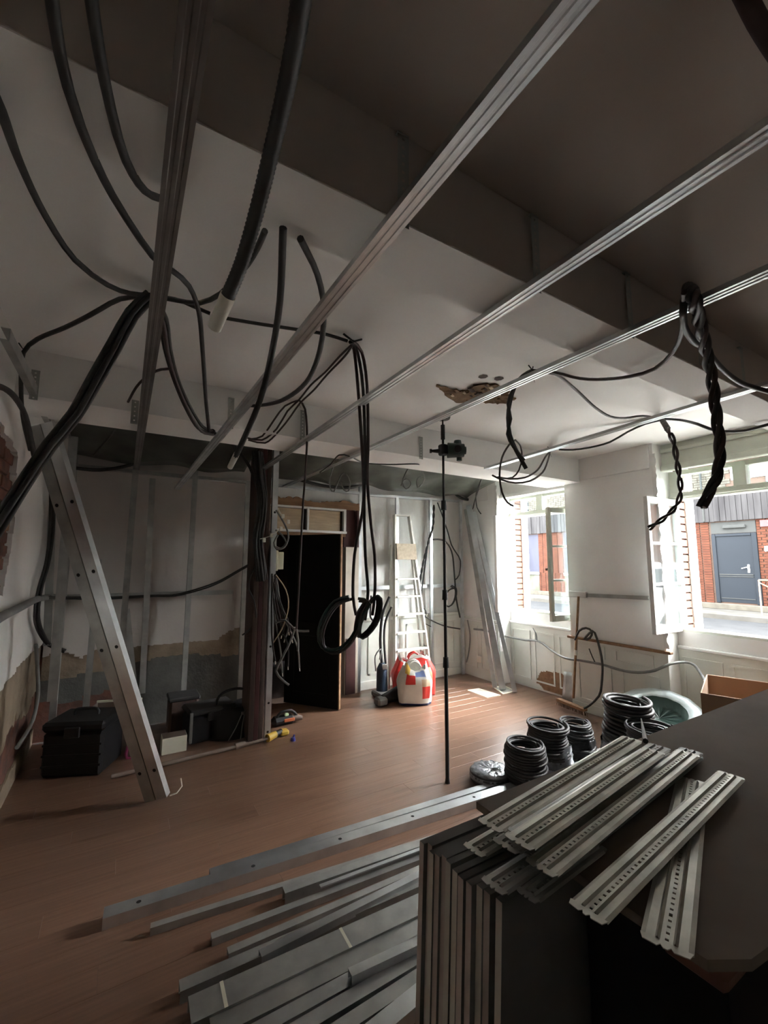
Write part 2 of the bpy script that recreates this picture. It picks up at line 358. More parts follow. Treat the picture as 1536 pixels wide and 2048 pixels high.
# back wall: masonry, upper plaster with ragged lower edge, grey cement band
wb_o = struct(MB().box((XL-.1, YB+.03, 0), (1.30, YB+.22, 2.62)).box((2.25, YB+.03, 0), (4.46, YB+.22, 2.62)).box((1.30, YB+.03, 2.2), (2.25, YB+.22, 2.62)).obj('wall_back', 'redwall'))
rag = [(XL, .70), (-.4, .74), (-.25, .66), (-.10, .74), (.28, .71), (.6, .72), (.9, .73), (1.0, .80), (1.15, .84), (1.3, .80), (1.301, -1), (5, -1)]
def ragz(u):
    for a, b in zip(rag, rag[1:]):
        if a[0] <= u <= b[0]: return a[1] + (b[1]-a[1])*(u-a[0])/(b[0]-a[0]+1e-9)
    return -1
op = lambda u, v: 1.30 < u < 2.43 and v < 2.20 + .015*math.sin(u*23) + .01*math.sin(u*57)
grid_skin('plaster', 'plaster_strip', lambda u, v, t: (u, YB+.03-t, v), XL, 1.16, 0, CZ, .02, lambda u, v: v > ragz(u), .03, wb_o, 8)
grid_skin('plaster', 'plaster_old', lambda u, v, t: (u, YB+.03-t, v), 1.16, XR+.02, 0, CZ, .02, lambda u, v: v > ragz(u) and not op(u, v), .03, wb_o, 18)
grid_skin('mortar_band', 'mortar', lambda u, v, t: (u, YB+.03-t, v), XL, 1.3, .5, .86, .025, lambda u, v: v > .55 + .05*math.sin(u*3.1), .018, wb_o, 9)
grid_skin('cement_band', 'cement', lambda u, v, t: (u, YB+.03-t, v), XL, 1.3, 0, .6, .03, lambda u, v: (v > .36+.05*math.sin(u*5)) or u > .1, .012, wb_o, 10)
# low panelled wainscot on the right part of the back wall
mb = MB().box((2.44, 4.655, .05), (XR, 4.672, .79))
mb.box((2.44, 4.635, .79), (XR, 4.672, .83), 0, .006); mb.box((2.44, 4.64, 0), (XR, 4.672, .10), 0, .006)
for a, b in ((2.6, 3.05), (3.15, 3.45), (3.58, 3.95)):
    for q in ((a, .16, a+.02, .72), (b-.02, .16, b, .72), (a, .70, b, .72), (a, .16, b, .18)): mb.box((q[0], 4.645, q[1]), (q[2], 4.657, q[3]))
struct(mb.obj('trim_back_wainscot', 'wainscot'))
# near wall behind the camera
struct(MB().box((XL-.1, YN-.15, 0), (4.46, YN, CZ)).obj('wall_near', 'plaster_left'))

# right wall with two deep window recesses
Z0, Z1 = .895, 2.345
segs = [(YN, .94), (2.03, 2.97), (3.99, YB+.03)]
wr = MB()
for a, b in segs:
    wr.box((XR, a, .735), (4.46, b, CZ)); wr.box((XR+.01, a, 0), (4.46, b, .735))
for a, b in ((.94, 2.03), (2.97, 3.99)):
    wr.box((4.335, a, 0), (4.46, b, Z0))
wr_o = struct(wr.obj('wall_right', 'plaster'))
MB().box((XR-.012, 4.12, 2.33), (XR, YB, CZ), 0, .004).box((XR-.012, 2.06, 2.37), (XR, 2.775, CZ), 0, .004).obj('plaster_band', 'plaster', wr_o)
# lintels over the recesses
struct(MB().box((4.20, 2.97, Z1), (4.46, 3.99, CZ)).box((4.175, 2.97, Z1-.012), (4.22, 3.99, Z1+.03), 0, .004).obj('trim_window_head', 'trim'))
mb = MB().box((4.27, .94, Z1+.04), (4.46, 2.03, CZ)); mb.box((4.235, .94, Z1), (4.30, 2.03, Z1+.055), 0, .006); mb.box((4.245, .94, 2.52), (4.30, 2.03, 2.555), 0, .006)
struct(mb.obj('trim_roller_box', 'trim_green'))
# outer brick leaf, bricks of the left reveals as single pieces
mb = MB()
for a, b in ((YN, .90), (2.05, 2.93), (4.07, 7.0)): mb.box((4.46, a, -.1), (4.74, b, 2.9))
for a, b in ((.90, 2.05), (2.93, 4.07)): mb.box((4.46, a, -.1), (4.74, b, .86)); mb.box((4.46, a, 2.42), (4.74, b, 2.9))
mb.box((4.46, YN, 2.9), (4.74, 7.0, 8.0))
ext = struct(mb.obj('wall_exterior', 'facade_mortar'))
bm_ = MB().box((4.475, 0, 0), (4.655, .018, .060), 0, .003)
bme = None
for Yj in (2.05, 4.07):
    z = .87; k = 0
    while z < 2.40:
        if bme is None:
            o = bm_.obj('brick', 'brick', ext); bme = o.data
        else:
            o = bpy.data.objects.new('brick', bme); COL.objects.link(o); o.parent = ext
        o.location = (random.uniform(-.006, .006), Yj-.016+random.uniform(-.003, .003), z); z += .072; k += 1
for Yj in (2.05, 4.07):
    MB().box((4.665, Yj-.055, .865), (4.745, Yj-.001, 2.42), 0, .004).obj('white_reveal_board', 'trim', ext)
for a, b in ((.94, 2.03), (2.97, 3.99)): MB().box((4.46, a-.02, .84), (4.80, b+.02, .872), 0, .006).obj('outer_sill', 'facade_tan', ext)

# wainscot panels, rails
def frame_panel(mb, x, y0, y1, z0, z1, w=.018, t=.010):
    for q in ((y0, z0, y0+w, z1), (y1-w, z0, y1, z1), (y0+w, z0, y1-w, z0+w), (y0+w, z1-w, y1-w, z1)): mb.box((x-t, q[0], q[1]), (x, q[2], q[3]))
mb = MB()
mb.box((XR-.002, 2.02, .09), (XR+.012, 2.98, .715)); 
for a, b in ((2.10, 2.44), (2.54, 2.90)): frame_panel(mb, XR-.002, a, b, .12, .50); 
frame_panel(mb, XR-.002, 2.14, 2.50, .56, .68); frame_panel(mb, XR-.002, 2.60, 2.92, .56, .68)
mb.box((XR-.006, 2.0, .0), (XR+.012, 2.985, .09), 0, .004)
struct(mb.obj('trim_pier_wainscot', 'wainscot'))
struct(MB().box((XR-.03, 1.985, .715), (XR+.02, 3.0, .74), 0, .005).obj('trim_pier_ledge', 'wood'))
for a, b, nm in ((.94, 2.03, 'trim_window_wainscot'), (2.97, 3.99, 'trim_window_wainscot')):
    mb = MB().box((4.318, a, .02), (4.336, b, .745)); w = (b-a)/3
    for k in range(3): frame_panel(mb, 4.318, a+.03+k*w, a+w-.03+k*w, .10, .68)
    struct(mb.obj(nm, 'wainscot'))
    struct(MB().box((4.295, a, .745), (4.34, b, .772), 0, .006).obj('trim_window_rail', 'trim'))
mb = MB().box((XR-.004, 4.0, .0), (XR+.012, 4.67, .72)); frame_panel(mb, XR-.004, 4.07, 4.32, .12, .66); frame_panel(mb, XR-.004, 4.38, 4.60, .12, .66); mb.box((XR-.03, 3.99, .74), (XR+.01, 4.67, .775), 0, .005)
struct(mb.obj('trim_corner_wainscot', 'wainscot'))
mb = MB().box((XR-.002, YN, 0), (XR+.012, .95, .72)); frame_panel(mb, XR-.002, .1, .8, .12, .66)
struct(mb.obj('trim_near_wainscot', 'wainscot'))
# chipped plaster strips up the recess corners
def ragged_strip(name, x, y, z0, z1, wdt, matn, seed, parent):
    r = random.Random(seed); vs = []; n = int((z1-z0)/.03)
    for i in range(n+1):
        z = z0+(z1-z0)*i/n; vs += [(x, y+wdt*.5, z), (x, y-wdt*(.4+.6*r.random()), z)]
    b = [(v[0]+.01, v[1], v[2]) for v in vs]; k = len(vs)
    return MB().add(vs+b, [(2*i, 2*i+1, 2*i+3, 2*i+2) for i in range(n)] + [(2*i+1, k+2*i+1, k+2*i+3, 2*i+3) for i in range(n)]).obj(name, matn, parent)
ragged_strip('chipped_edge', XR-.008, 2.03, .76, 2.5, .03, 'trim', 2, wr_o)
ragged_strip('chipped_edge', XR-.008, 3.99, .78, 2.5, .03, 'trim', 3, wr_o)
# bare patch low on the wall under the first window
grid_skin('bare_patch', 'wood', lambda u, v, t: (4.318-t, u, v), 3.05, 3.62, .03, .30, .012, lambda u, v: ((u-3.33)/.27)**2+((v-.14)/.12)**2 < 1+.25*math.sin(u*31)*math.sin(v*40+u*9), .006, wr_o, 12)
MB().box((XR-.03, 4.28, .62), (XR-.004, 4.36, .70), 0, .004).obj('wall_socket', 'white_pvc', wr_o).location = (0, .02, -.42)

# windows -------------------------------------------------------------------
def leaf(parent, y0, ang, width, z0, z1, sgn, knob=False, mname='trim'):
    """casement leaf hinged at (4.42,y0); local x along the leaf"""
    root = bpy.data.objects.new('casement', None); 
    st = .045; th = .038; mb = MB()
    mb.box((0, -th/2, 0), (st, th/2, z1-z0), 0, .004).box((width-st, -th/2, 0), (width, th/2, z1-z0), 0, .004)
    mb.box((st, -th/2, 0), (width-st, th/2, .065), 0, .004).box((st, -th/2, z1-z0-.055), (width-st, th/2, z1-z0), 0, .004)
    H = (z1-z0-.12)/3
    mtx = Matrix.Translation((4.42, y0, z0)) @ Matrix.Rotation(ang, 4, 'Z')
    o = mb.xf(mtx).obj('casement_frame', mname, parent)
    for k in (1, 2): MB().box((st-.002, -.014, .065+H*k-.012), (width-st+.002, .014, .065+H*k+.012), 0, .003).xf(mtx).obj('glazing_bar', mname, o)
    for k in range(3): MB().box((st-.005, -.002, .065+H*k+.006), (width-st+.005, .002, .065+H*(k+1)-.006)).xf(mtx).obj('pane', 'glass', o)
    if knob: 
        q = MB().cyl((width-.02, sgn*th/2, (z1-z0)*.45), (width-.02, sgn*(th/2+.02), (z1-z0)*.45), .006, n=8); q.cyl((width-.02, sgn*(th/2+.018), (z1-z0)*.45), (width-.02, sgn*(th/2+.04), (z1-z0)*.45), .012, .014, n=10)
        q.xf(mtx).obj('knob', 'wood_dark', o)
    return o
def window(name, ya, yb, leaves):
    o = MB()
    o.box((4.38, ya, Z0), (4.455, ya+.035, Z1), 0, .004).box((4.38, yb-.035, Z0), (4.455, yb, Z1), 0, .004)
    o.box((4.34, ya, Z0-.005), (4.47, yb, Z0+.025), 0, .005)
    o.box((4.36, ya, 2.085), (4.46, yb, 2.15), 0, .006).box((4.345, ya, 2.10), (4.37, yb, 2.12), 0, .004)
    o.box((4.38, ya, Z1-.03), (4.455, yb, Z1+.01)); m_ = (ya+yb)/2
    o.box((4.37, m_-.045, 2.15), (4.455, m_+.045, Z1)); o.box((4.375, ya, 2.15), (4.45, ya+.08, Z1)).box((4.375, yb-.08, 2.15), (4.45, yb, Z1))
    w = struct(o.obj(name, 'trim_green'))
    for a, b in ((ya+.08, m_-.045), (m_+.045, yb-.08)): MB().box((4.41, a, 2.15), (4.414, b, Z1-.03)).obj('transom_pane', 'glass', w)
    for l in leaves: leaf(w, *l)
    return w
MB().box((4.76, .88, .86), (4.80, 1.40, 2.44), 0, .006).obj('light_block_panel', 'wood', ext)  # added out of view over half the near window to darken the floor
def ang(y0, x1, y1): return math.atan2(y1-y0, x1-4.42)
window('window_1', 2.97, 4.06, [(4.045, ang(4.045, 3.95, 3.862), .50, .90, 2.09, 1), (3.0, ang(3.0, 3.90, 3.045), .52, .885, 2.10, -1, True, 'trim_green')])
window('window_2', .94, 2.03, [(2.005, ang(2.005, 3.93, 2.023), .50, .895, 2.09, 1), (.96, ang(.96, 3.93, .90), .50, .895, 2.09, -1)])

# doorway in the back wall: dark corridor, lintel, transom, boarding, door leaf ------------
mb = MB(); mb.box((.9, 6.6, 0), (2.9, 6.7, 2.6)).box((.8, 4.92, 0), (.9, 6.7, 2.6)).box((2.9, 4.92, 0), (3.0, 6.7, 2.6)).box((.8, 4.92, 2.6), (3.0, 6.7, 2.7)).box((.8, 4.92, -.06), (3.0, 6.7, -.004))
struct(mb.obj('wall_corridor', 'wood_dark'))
r = random.Random(11); vs = []; n = 44
for i in range(n+1):
    x = 1.17 + (2.44-1.17)*i/n; e = 2.205 + .012*math.sin(x*9) + r.uniform(-.012, .02)
    vs += [(x, 4.60, 2.135-.01*(x-1.2)), (x, 4.60, e), (x, 4.69, e), (x, 4.69, 2.135)]
fs = [(4*i+a, 4*i+(a+1) % 4, 4*i+4+(a+1) % 4, 4*i+4+a) for i in range(n) for a in range(4)] + [(0, 3, 2, 1), (4*n, 4*n+1, 4*n+2, 4*n+3)]
struct(MB().add(vs, fs).obj('trim_door_lintel', 'wood'))
struct(MB().box((2.262, 4.60, 0), (2.435, 4.72, 1.68)).obj('trim_door_panel', 'board_edge_b'))
struct(MB().box((2.262, 4.66, 1.68), (2.435, 4.72, 2.125)).box((2.41, 4.60, 1.68), (2.435, 4.66, 2.125)).obj('trim_door_recess', 'maroon'))
struct(MB().box((2.275, 4.592, 0), (2.40, 4.60, .62)).obj('trim_door_plinth', 'maroon'))
tf = MB().box((1.16, 4.59, 2.105), (2.257, 4.64, 2.128), 0, .003).box((1.16, 4.57, 1.835), (2.257, 4.64, 1.862), 0, .003).box((2.222, 4.59, 1.862), (2.257, 4.64, 2.105), 0, .003).box((1.765, 4.59, 1.862), (1.79, 4.64, 2.105), 0, .003)
tf_o = struct(tf.obj('trim_transom', 'trim'))
for a, b in ((1.18, 1.73), (1.79, 2.19)): MB().box((a, 4.625, 1.866), (b, 4.632, 2.10)).obj('transom_panel', 'pale_wood', tf_o)
MB().box((1.16, 4.60, 1.80), (2.257, 4.66, 1.835), 0, .003).obj('transom_rail', 'wood', tf_o)
# door leaf standing ajar
d0 = Vector((1.60, 4.70, 0)); d1 = Vector((2.0, 4.165, 0)); dv = (d1-d0); dl = dv.length
mtx = Matrix.Translation(d0) @ Matrix.Rotation(math.atan2(dv.y, dv.x), 4, 'Z')
dr = struct(MB().box((0, -.018, .008), (dl-.014, .018, 1.80)).xf(mtx).obj('door_1', 'doorblack'))
MB().box((dl-.014, -.019, .008), (dl, .019, 1.80), 0, .002).xf(mtx).obj('door_edge', 'wood', dr)
for a, b in ((.12, .72), (.84, 1.66)):
    q = MB()
    for w in ((.10, a, .12, b), (dl-.14, a, dl-.12, b), (.12, a, dl-.14, a+.02), (.12, b-.02, dl-.14, b)): q.box((w[0], -.026, w[1]), (w[2], -.018, w[3]))
    q.xf(mtx).obj('panel_moulding', 'doorblack', dr)
# timber pier left of the doorway
pr = thing('timber_post', 'dark timber boards boxed in as a post left of the dark doorway', 'post', (1.07, 3.95, 0)); 
for k, (a, b) in enumerate(((1.00, 1.045), (1.047, 1.085), (1.087, 1.128))): MB().box((a, 3.845+k*.004, 0), (b, 4.10, 2.585), 0, .003).obj('board', 'wood_dark' if k != 1 else 'maroon', pr)

# ---------------------------------------------------------------- street
struct(MB().box((4.74, -16, .10), (7.4, 24, .16)).obj('ground_pavement_near', 'bounce_paving'))  # unseen strip, widened and made pale as a bounce surface for the ceiling
struct(MB().box((7.4, -16, .0), (13.3, 24, .08)).obj('ground_road', 'asphalt'))
struct(MB().box((13.3, -16, .0), (15.0, 24, .20)).box((13.25, -16, 0), (13.4, 24, .205), 0, .01).obj('ground_pavement_far', 'pavement'))
b = thing('brick_building', 'brick building across the street with weathered timber cladding band', 'building', (15, 5, 0))
FX = 15.0
MB().box((FX+.0, 1.0, .1), (FX+.5, 24, 8.0)).obj('wall', 'facade_mortar', b)
openings = [(6.45, 8.4, 1.12, 2.70, 'panel'), (12.17, 14.3, 1.12, 2.70, 'panel'), (9.75, 10.95, 1.12, 2.70, 'panel'), (4.83, 5.90, .37, 2.70, 'door')]
r = random.Random(5); mb = MB(); z = .36; row = 0
while z < 2.70:
    y = 1.2 - (.118 if row % 2 else 0)
    while y < 16:
        y1 = y+.222
        for a in openings:
            if a[2]-.05 < z+.03 < a[3]:
                if y < a[0] < y1: y1 = a[0]
                if a[0] <= y < a[1]: y = y1 = a[1]
        if y1-y > .03: mb.box((FX-.022-r.random()*.008, y, z), (FX+.01, y1-.014, z+.059))
        if y1 <= y: y1 = y+.06
        y += .236 if y1-y > .2 else max(y1-y, .05)
    z += .0745; row += 1
tag(mb.obj('brick', 'brick_far', b), None, None, kind='stuff')
mb = MB(); z = 3.52
while z < 4.5:
    y = 1.2 - (.118 if int(z*100) % 2 else 0)
    while y < 16:
        if not (8.0 < y < 9.4 or 12.6 < y < 14.2 or 4.2 < y < 5.3): mb.box((FX-.02, y, z), (FX+.01, y+.222, z+.062))
        y += .236
    z += .0745
tag(mb.obj('brick', 'facade_tan', b), None, None, kind='stuff')
MB().box((FX-.012, 1.0, 4.5), (FX+.01, 24, 8.0)).obj('render_coat', 'facade_white', b)
mb = MB(); y = 1.0; r = random.Random(8)
while y < 18:
    w = .12+r.random()*.05; mb.box((FX-.10-r.random()*.025, y, 2.72+r.random()*.01), (FX-.02, y+w-.01, 3.50)); y += w
tag(mb.obj('cladding_board', 'cladding', b), None, None, kind='stuff')
for a0, a1, z0, z1, kd in openings:
    if kd == 'panel':
        q = MB().box((FX-.005, a0, z0), (FX+.01, a1, z1)).obj('shutter', 'darkpanel', b)
        MB().box((FX-.09, a0-.02, z0-.11), (FX+.01, a1+.02, z0), 0, .01).obj('sill', 'facade_white', b)
        MB().box((FX-.03, a0, .36), (FX+.01, a1, z0-.11)).obj('apron', 'concrete', b)
MB().box((FX-.20, 1.0, .20), (FX+.01, 24, .355), 0, .01).obj('plinth', 'facade_tan', b)
fd = MB().box((FX-.02, 4.95, .40), (FX+.02, 5.80, 2.28)).obj('door', 'bluegrey', b)
MB().box((FX-.05, 4.83, .37), (FX+.01, 4.95, 2.36), 0, .01).box((FX-.05, 5.80, .37), (FX+.01, 5.90, 2.36), 0, .01).box((FX-.05, 4.95, 2.28), (FX+.01, 5.80, 2.36), 0, .01).obj('door_frame', 'bluegrey', b)
for z0, z1 in ((1.17, 1.20), (1.12, 1.14), (.50, .52)): MB().box((FX-.038, 4.98, z0), (FX-.02, 5.77, z1), 0, .004).obj('door_rail', 'greysteel', fd)
MB().box((FX-.035, 5.05, 1.25), (FX-.02, 5.10, 1.47), 0, .004).cyl((FX-.07, 5.08, 1.40), (FX-.07, 5.22, 1.36), .013, n=8).cyl((FX-.02, 5.08, 1.40), (FX-.07, 5.08, 1.40), .012, n=8).obj('door_handle', 'chrome', fd)
MB().box((FX-.03, 4.83, 2.37), (FX+.01, 5.90, 2.70)).box((FX-.10, 5.05, 2.50), (FX-.03, 5.6, 2.60), 0, .02).obj('lintel_panel', 'greysteel', b)
np_ = MB().box((FX-.07, 4.05, 2.50), (FX-.03, 4.72, 2.69), 0, .008).obj('number_plate', 'maroon', b)
fc = bpy.data.curves.new('numeral', 'FONT'); fc.body = '24'; fc.size = .17; fc.extrude = .004; fo = bpy.data.objects.new('numeral', fc); COL.objects.link(fo)
fc.materials.append(M['trim']); bpy.context.view_layer.update(); me_ = bpy.data.meshes.new_from_object(fo); bpy.data.objects.remove(fo); fo = bpy.data.objects.new('numeral', me_); COL.objects.link(fo); fo.matrix_world = Matrix(((0, 0, -1, FX-.076), (-1, 0, 0, 4.56), (0, 1, 0, 2.54), (0, 0, 0, 1))); fo.parent = np_
MB().box((FX-.06, 4.45, 1.83), (FX-.02, 4.68, 1.97), 0, .01).obj('letter_plate', 'trim', b)
MB().box((FX-.02, 8.0, 3.6), (FX+.005, 9.4, 5.0)).box((FX-.02, 12.6, 3.6), (FX+.005, 14.2, 5.0)).box((FX-.02, 4.2, 3.9), (FX+.005, 5.3, 5.0)).obj('upper_window', 'facade_white', b)
mb = MB()
for y0 in (7.95, 12.55, 4.15): mb.box((FX-.06, y0+.10, 3.7), (FX-.02, y0+.35, 5.0), 0, .01)
mb.obj('upper_shutter', 'shutter_blue', b)
MB().cyl((FX-.12, 6.02, 2.74), (FX-.12, 6.02, 8), .03, n=8).obj('downpipe', 'greysteel', b)
gw = thing('low_outbuilding', 'low rendered outbuilding beside the brick building across the street', 'building', (15, -6, .2))
MB().box((15, -16, .1), (17.5, .98, 3.5)).obj('wall', 'brick_far', gw); MB().box((14.9, -16, 3.5), (17.6, .98, 3.6), 0, .01).obj('coping', 'facade_white', gw)
for y0 in (-2.2, -4.6, -7.4): MB().box((14.95, y0-1.2, .3), (15.0, y0, 2.6), 0, .01).obj('garage_door', 'shutter_blue', gw)
rl = thing('street_railing', 'thin brown iron railing standing before the bricks right of the blue-grey door', 'railing', (14, 4, .2))
for yy in (4.56, 3.2): MB().cyl((14, yy, .20), (14, yy, 1.08), .018, n=8).obj('post', 'wood', rl)
MB().cyl((14, 4.56, 1.08), (14, 3.2, 1.08), .02, n=8).obj('top_bar', 'wood', rl); MB().cyl((14, 4.56, 1.02), (14, 3.9, .62), .014, n=8).obj('brace', 'wood', rl)
# parked car, seen mirrored in the open casement
car = thing('parked_car', 'pale hatchback parked at the kerb, mirrored in the open casement glass', 'car', (8.6, -1.2, .08))
sec = [(-1.9, .35), (-1.95, .75), (-1.6, .95), (-1.0, 1.42), (.7, 1.45), (1.25, 1.02), (1.95, .85), (2.0, .38)]
mb = MB(); n = len(sec)
vs = [(8.6+sx*(.78 if 2 < i < 5 else .86), -1.2-u, .08+v) for sx in (-1, 1) for i, (u, v) in enumerate(sec)]
mb.add(vs, [tuple(range(n)), tuple(range(2*n-1, n-1, -1))] + [(i, n+i, n+(i+1) % n, (i+1) % n) for i in range(n)])
mb.obj('body', 'white_car', car)
MB().box((7.9, .42, 1.08), (9.3, .62, 1.40), 0, .02).obj('rear_window', 'car_glass', car)
MB().box((7.735, -1.7, 1.08), (7.80, .1, 1.42), 0, .02).obj('side_window', 'car_glass', car)
for x0 in (7.76, 9.14): MB().box((x0, .58, .80), (x0+.30, .74, 1.02), 0, .02).obj('tail_lamp', 'car_red', car)
for x0 in (7.73, 9.35):
    for y0 in (.1, -2.5): MB().cyl((x0, y0, .40), (x0+.14, y0, .40), .32, n=20).obj('wheel', 'rubber', car)

# ---------------------------------------------------------------- metal framing
def stud(label, p0, p1, up=(0, -1, 0), w=.048, hh=.035, matn='galv', grp=None, holes=(), name='metal_stud', sec=None):
    p0 = Vector(p0); p1 = Vector(p1); m = (sec or C_sec)(w, hh)
    mb = MB().prism(m, p0, p1, up)
    d = (p1-p0).normalized(); side = d.cross(Vector(up)).normalized(); u = side.cross(d); o = mb.obj(name, matn); 
    for t in holes: 
        MB().disc(p0.lerp(p1, t) + u*(hh+.0006), u, .010).obj('hole', 'hole', o)  # black disc laid on the web, shade of a hole put into colour
    tag(o, label, 'metal profile', grp); return o
struct_t = thing
for nm, x, z1, lab in (('a', 2.455, 2.52, 'tall galvanised stud at the right edge of the doorway lintel'), ('b', 2.99, 2.33, 'galvanised stud standing right behind the stepladder'),
                  ('c', 3.53, 2.34, 'galvanised stud between the stepladder and the hanging loop of grey cable'), ('d', 4.06, 2.36, 'galvanised stud in the corner beside the leaning bundle of profiles')):
    stud(lab, (x, 4.63, 0), (x, 4.63, z1), w=.04, hh=.03)
stud('thin galvanised stud beside the dark post, on its left', (1.10, 4.62, 0), (1.10, 4.62, 2.35), matn='galv_dull')
stud('brownish galvanised stud midway along the stripped wall', (.575, 4.60, .0), (.575, 4.60, 2.42), matn='galv_dull', w=.046)
stud('short free-topped stud standing before the stripped wall', (0.226,4.45,0.364), (0.197,4.45,2.259), matn='galv_dull')
stud('stud rising to the ceiling channel nearest the long prop', (0.044,4.5,0.234), (0.059,4.5,2.384), matn='galv_dull', w=.05)
stud('bowed stud leaning in the dark corner behind the black trunk', (-0.166,4.2,0.198), (-0.168,4.5,1.514), matn='galv_dull', w=.045)
stud('short offcut of stud with notched top at foot of stripped wall', (0.168,4.5,0.339), (0.061,4.55,1.08), matn='galv_dull', w=.06)
stud('tall stud tight against the left corner', (-.40, 4.55, 0), (-.40, 4.55, 2.5), matn='galv_dull')
stud('tall stud with mortar-splashed head near the left corner', (-0.371,4.1,0.485), (-0.383,4.1,2.486), matn='galv_dull', w=.06)
stud('shorter stud hidden behind the prop, splayed against the wall', (-0.451,4.3,0.855), (-0.533,4.3,2.69), matn='galv_dull', w=.05)
# horizontal rails on the back wall and pier
stud('horizontal galvanised rail across the stripped wall at mid height', (XL+.02, 4.645, 1.195), (1.0, 4.645, 1.195), up=(0, -1, 0), w=.045, hh=.018, matn='galv_dull', name='metal_rail')
stud('horizontal galvanised rail behind the stepladder at mid height', (2.48, 4.66, 1.19), (4.08, 4.66, 1.19), up=(0, -1, 0), w=.045, hh=.018, name='metal_rail')
stud('short horizontal rail with a white end screwed to the pier between windows', (4.11,2.924,1.169), (4.11,2.144,1.187), up=(-1, 0, 0), w=.036, hh=.016, matn='galv_dull', name='metal_rail')
MB().box((4.11,2.943,1.147), (4.07,2.75,1.206), 0, .004).obj('end_plate', 'trim', bpy.data.objects['metal_rail.002'])
stud('upper track along the head of the wall right of the doorway', (2.45, 4.63, 2.345), (4.10, 4.63, 2.385), up=(0, 0, -1), w=.05, hh=.03, sec=U_sec, name='metal_track')
stud('upper track over the doorway lintel', (1.15, 4.63, 2.36), (2.44, 4.63, 2.36), up=(0, 0, -1), w=.05, hh=.03, sec=U_sec, name='metal_track')
stud('dull upper track along the stripped wall', (XL+.02, 4.63, 2.36), (1.12, 4.63, 2.36), up=(0, 0, -1), w=.06, hh=.03, sec=U_sec, matn='galv_dull', name='metal_track')
stud('perimeter track fixed high along the plastered side wall', (-0.46,2.127,2.384), (-0.46,3.292,2.376), up=(1, 0, 0), w=.05, hh=.03, sec=U_sec, matn='galv_dull', name='metal_track')
# corner upright at the post, full height
stud('full-height galvanised corner upright screwed to the dark post', (1.145, 3.81, 0), (1.145, 3.81, 2.59), up=(0, -1, 0), w=.05, hh=.036, holes=(.03, .12, .3, .5, .75))
# the long prop: two studs back to back
pp = thing('profile_prop', 'two galvanised studs back to back leaning from the floor to the side wall', 'prop', (0.305,3.246,0.0))
pa = Vector((0.299,3.237,0.0)); pb_ = Vector((-0.433,3.154,2.304)); d = (pb_-pa).normalized(); sd = Vector((math.cos(math.radians(31)), -math.sin(math.radians(31)), 0)); sd = (sd - d*sd.dot(d)).normalized(); nr = sd.cross(d)
if nr.dot(pa - Vector((0, 0, 1.5))) > 0: nr = -nr
for k in (-1, 1):
    a = pa + sd*k*.037 + Vector((0, 0, .03)); o = MB().prism(C_sec(.068, .045), a, pb_ + sd*k*.037, nr).obj('stud', 'galv' if k > 0 else 'galv_dull', pp)
    for t in (.08, .42, .62, .80): MB().disc(a.lerp(pb_ + sd*k*.037, t) + nr*.046 + sd*.01*k, nr, .011).obj('hole', 'hole', o)  # black discs on the web paint the dark of the holes
MB().tube([pa+Vector((.06, 0, .01)), pa+Vector((.10, -.01, .02)), pa+Vector((.13, 0, .05)), pa+Vector((.12, .0, .10))], .004, 6).obj('white_hook', 'white_pvc', pp)
# ceiling furring rails, hung below the beams
def rail(label, p0, p1, m_='galv'):
    return tag(MB().prism(hat_sec(), p0, p1, (0, 0, 1)).obj('ceiling_rail', m_), label, 'ceiling rail')
def thru(a, b, y0, y1):
    a = Vector(a); b = Vector(b); f = lambda y: a + (b-a)*((y-a.y)/(b.y-a.y)); return f(y0), f(y1)
q = thru((0.044,0.609,2.325), (0.05,1.842,2.325), -1.6, 4.42); rail('leftmost dark ceiling rail, crossed by the knot of black conduits', *q, 'galv_dark')
q = thru((0.528,0.314,2.325), (0.406,4.45,2.18), -1.6, 4.45); rail('long ceiling rail with a loose drooping far end, second from the left', *q)
q = thru((1.017,0.25,2.325), (1.034,3.317,2.325), -1.6, 4.15); rail('middle ceiling rail running to the head of the dark post', *q)
q = thru((1.534,0.41,2.325), (1.498,4.063,2.325), -1.6, 4.60); rail('ceiling rail passing just below the hole in the ceiling', *q)
q = thru((2.534,0.72,2.325), (2.724,2.746,2.325), -1.6, 2.746); rail('short pale ceiling rail nearest the windows', *q)
# hangers
hang0 = None
def hanger(label, top, zbot, w=.034, mt='hanger_grey', yaw=0):
    top = Vector(top); mb = MB(); side = Vector((math.cos(yaw), math.sin(yaw), 0))
    perf_strip(mb, top, Vector((top.x, top.y, zbot)), side, w, pitch=.022, hole=.008)
    mb.box((top.x-w/2, top.y-.002, top.z), (top.x+w/2, top.y+.03, top.z+.004))
    o = mb.obj('ceiling_hanger', mt, loc=tuple(top)); return tag(o, label, 'hanger', None)
for lab, x, z in (('perforated hanger above the long drooping rail, on the near beam', .548, 2.585), ('perforated hanger above the middle rail, on the near beam', 1.045, 2.585), ('brown perforated hanger above the rail by the ceiling hole', 1.565, 2.585),
               ('hanger with bent foot between the twisted cable loop and the near beam', 2.11, 2.57), ('short hanger at the near beam, nearest the windows', 2.56, 2.56)):
    hanger(lab, (x, .815, z), 2.33 if x != 2.11 else 2.36)
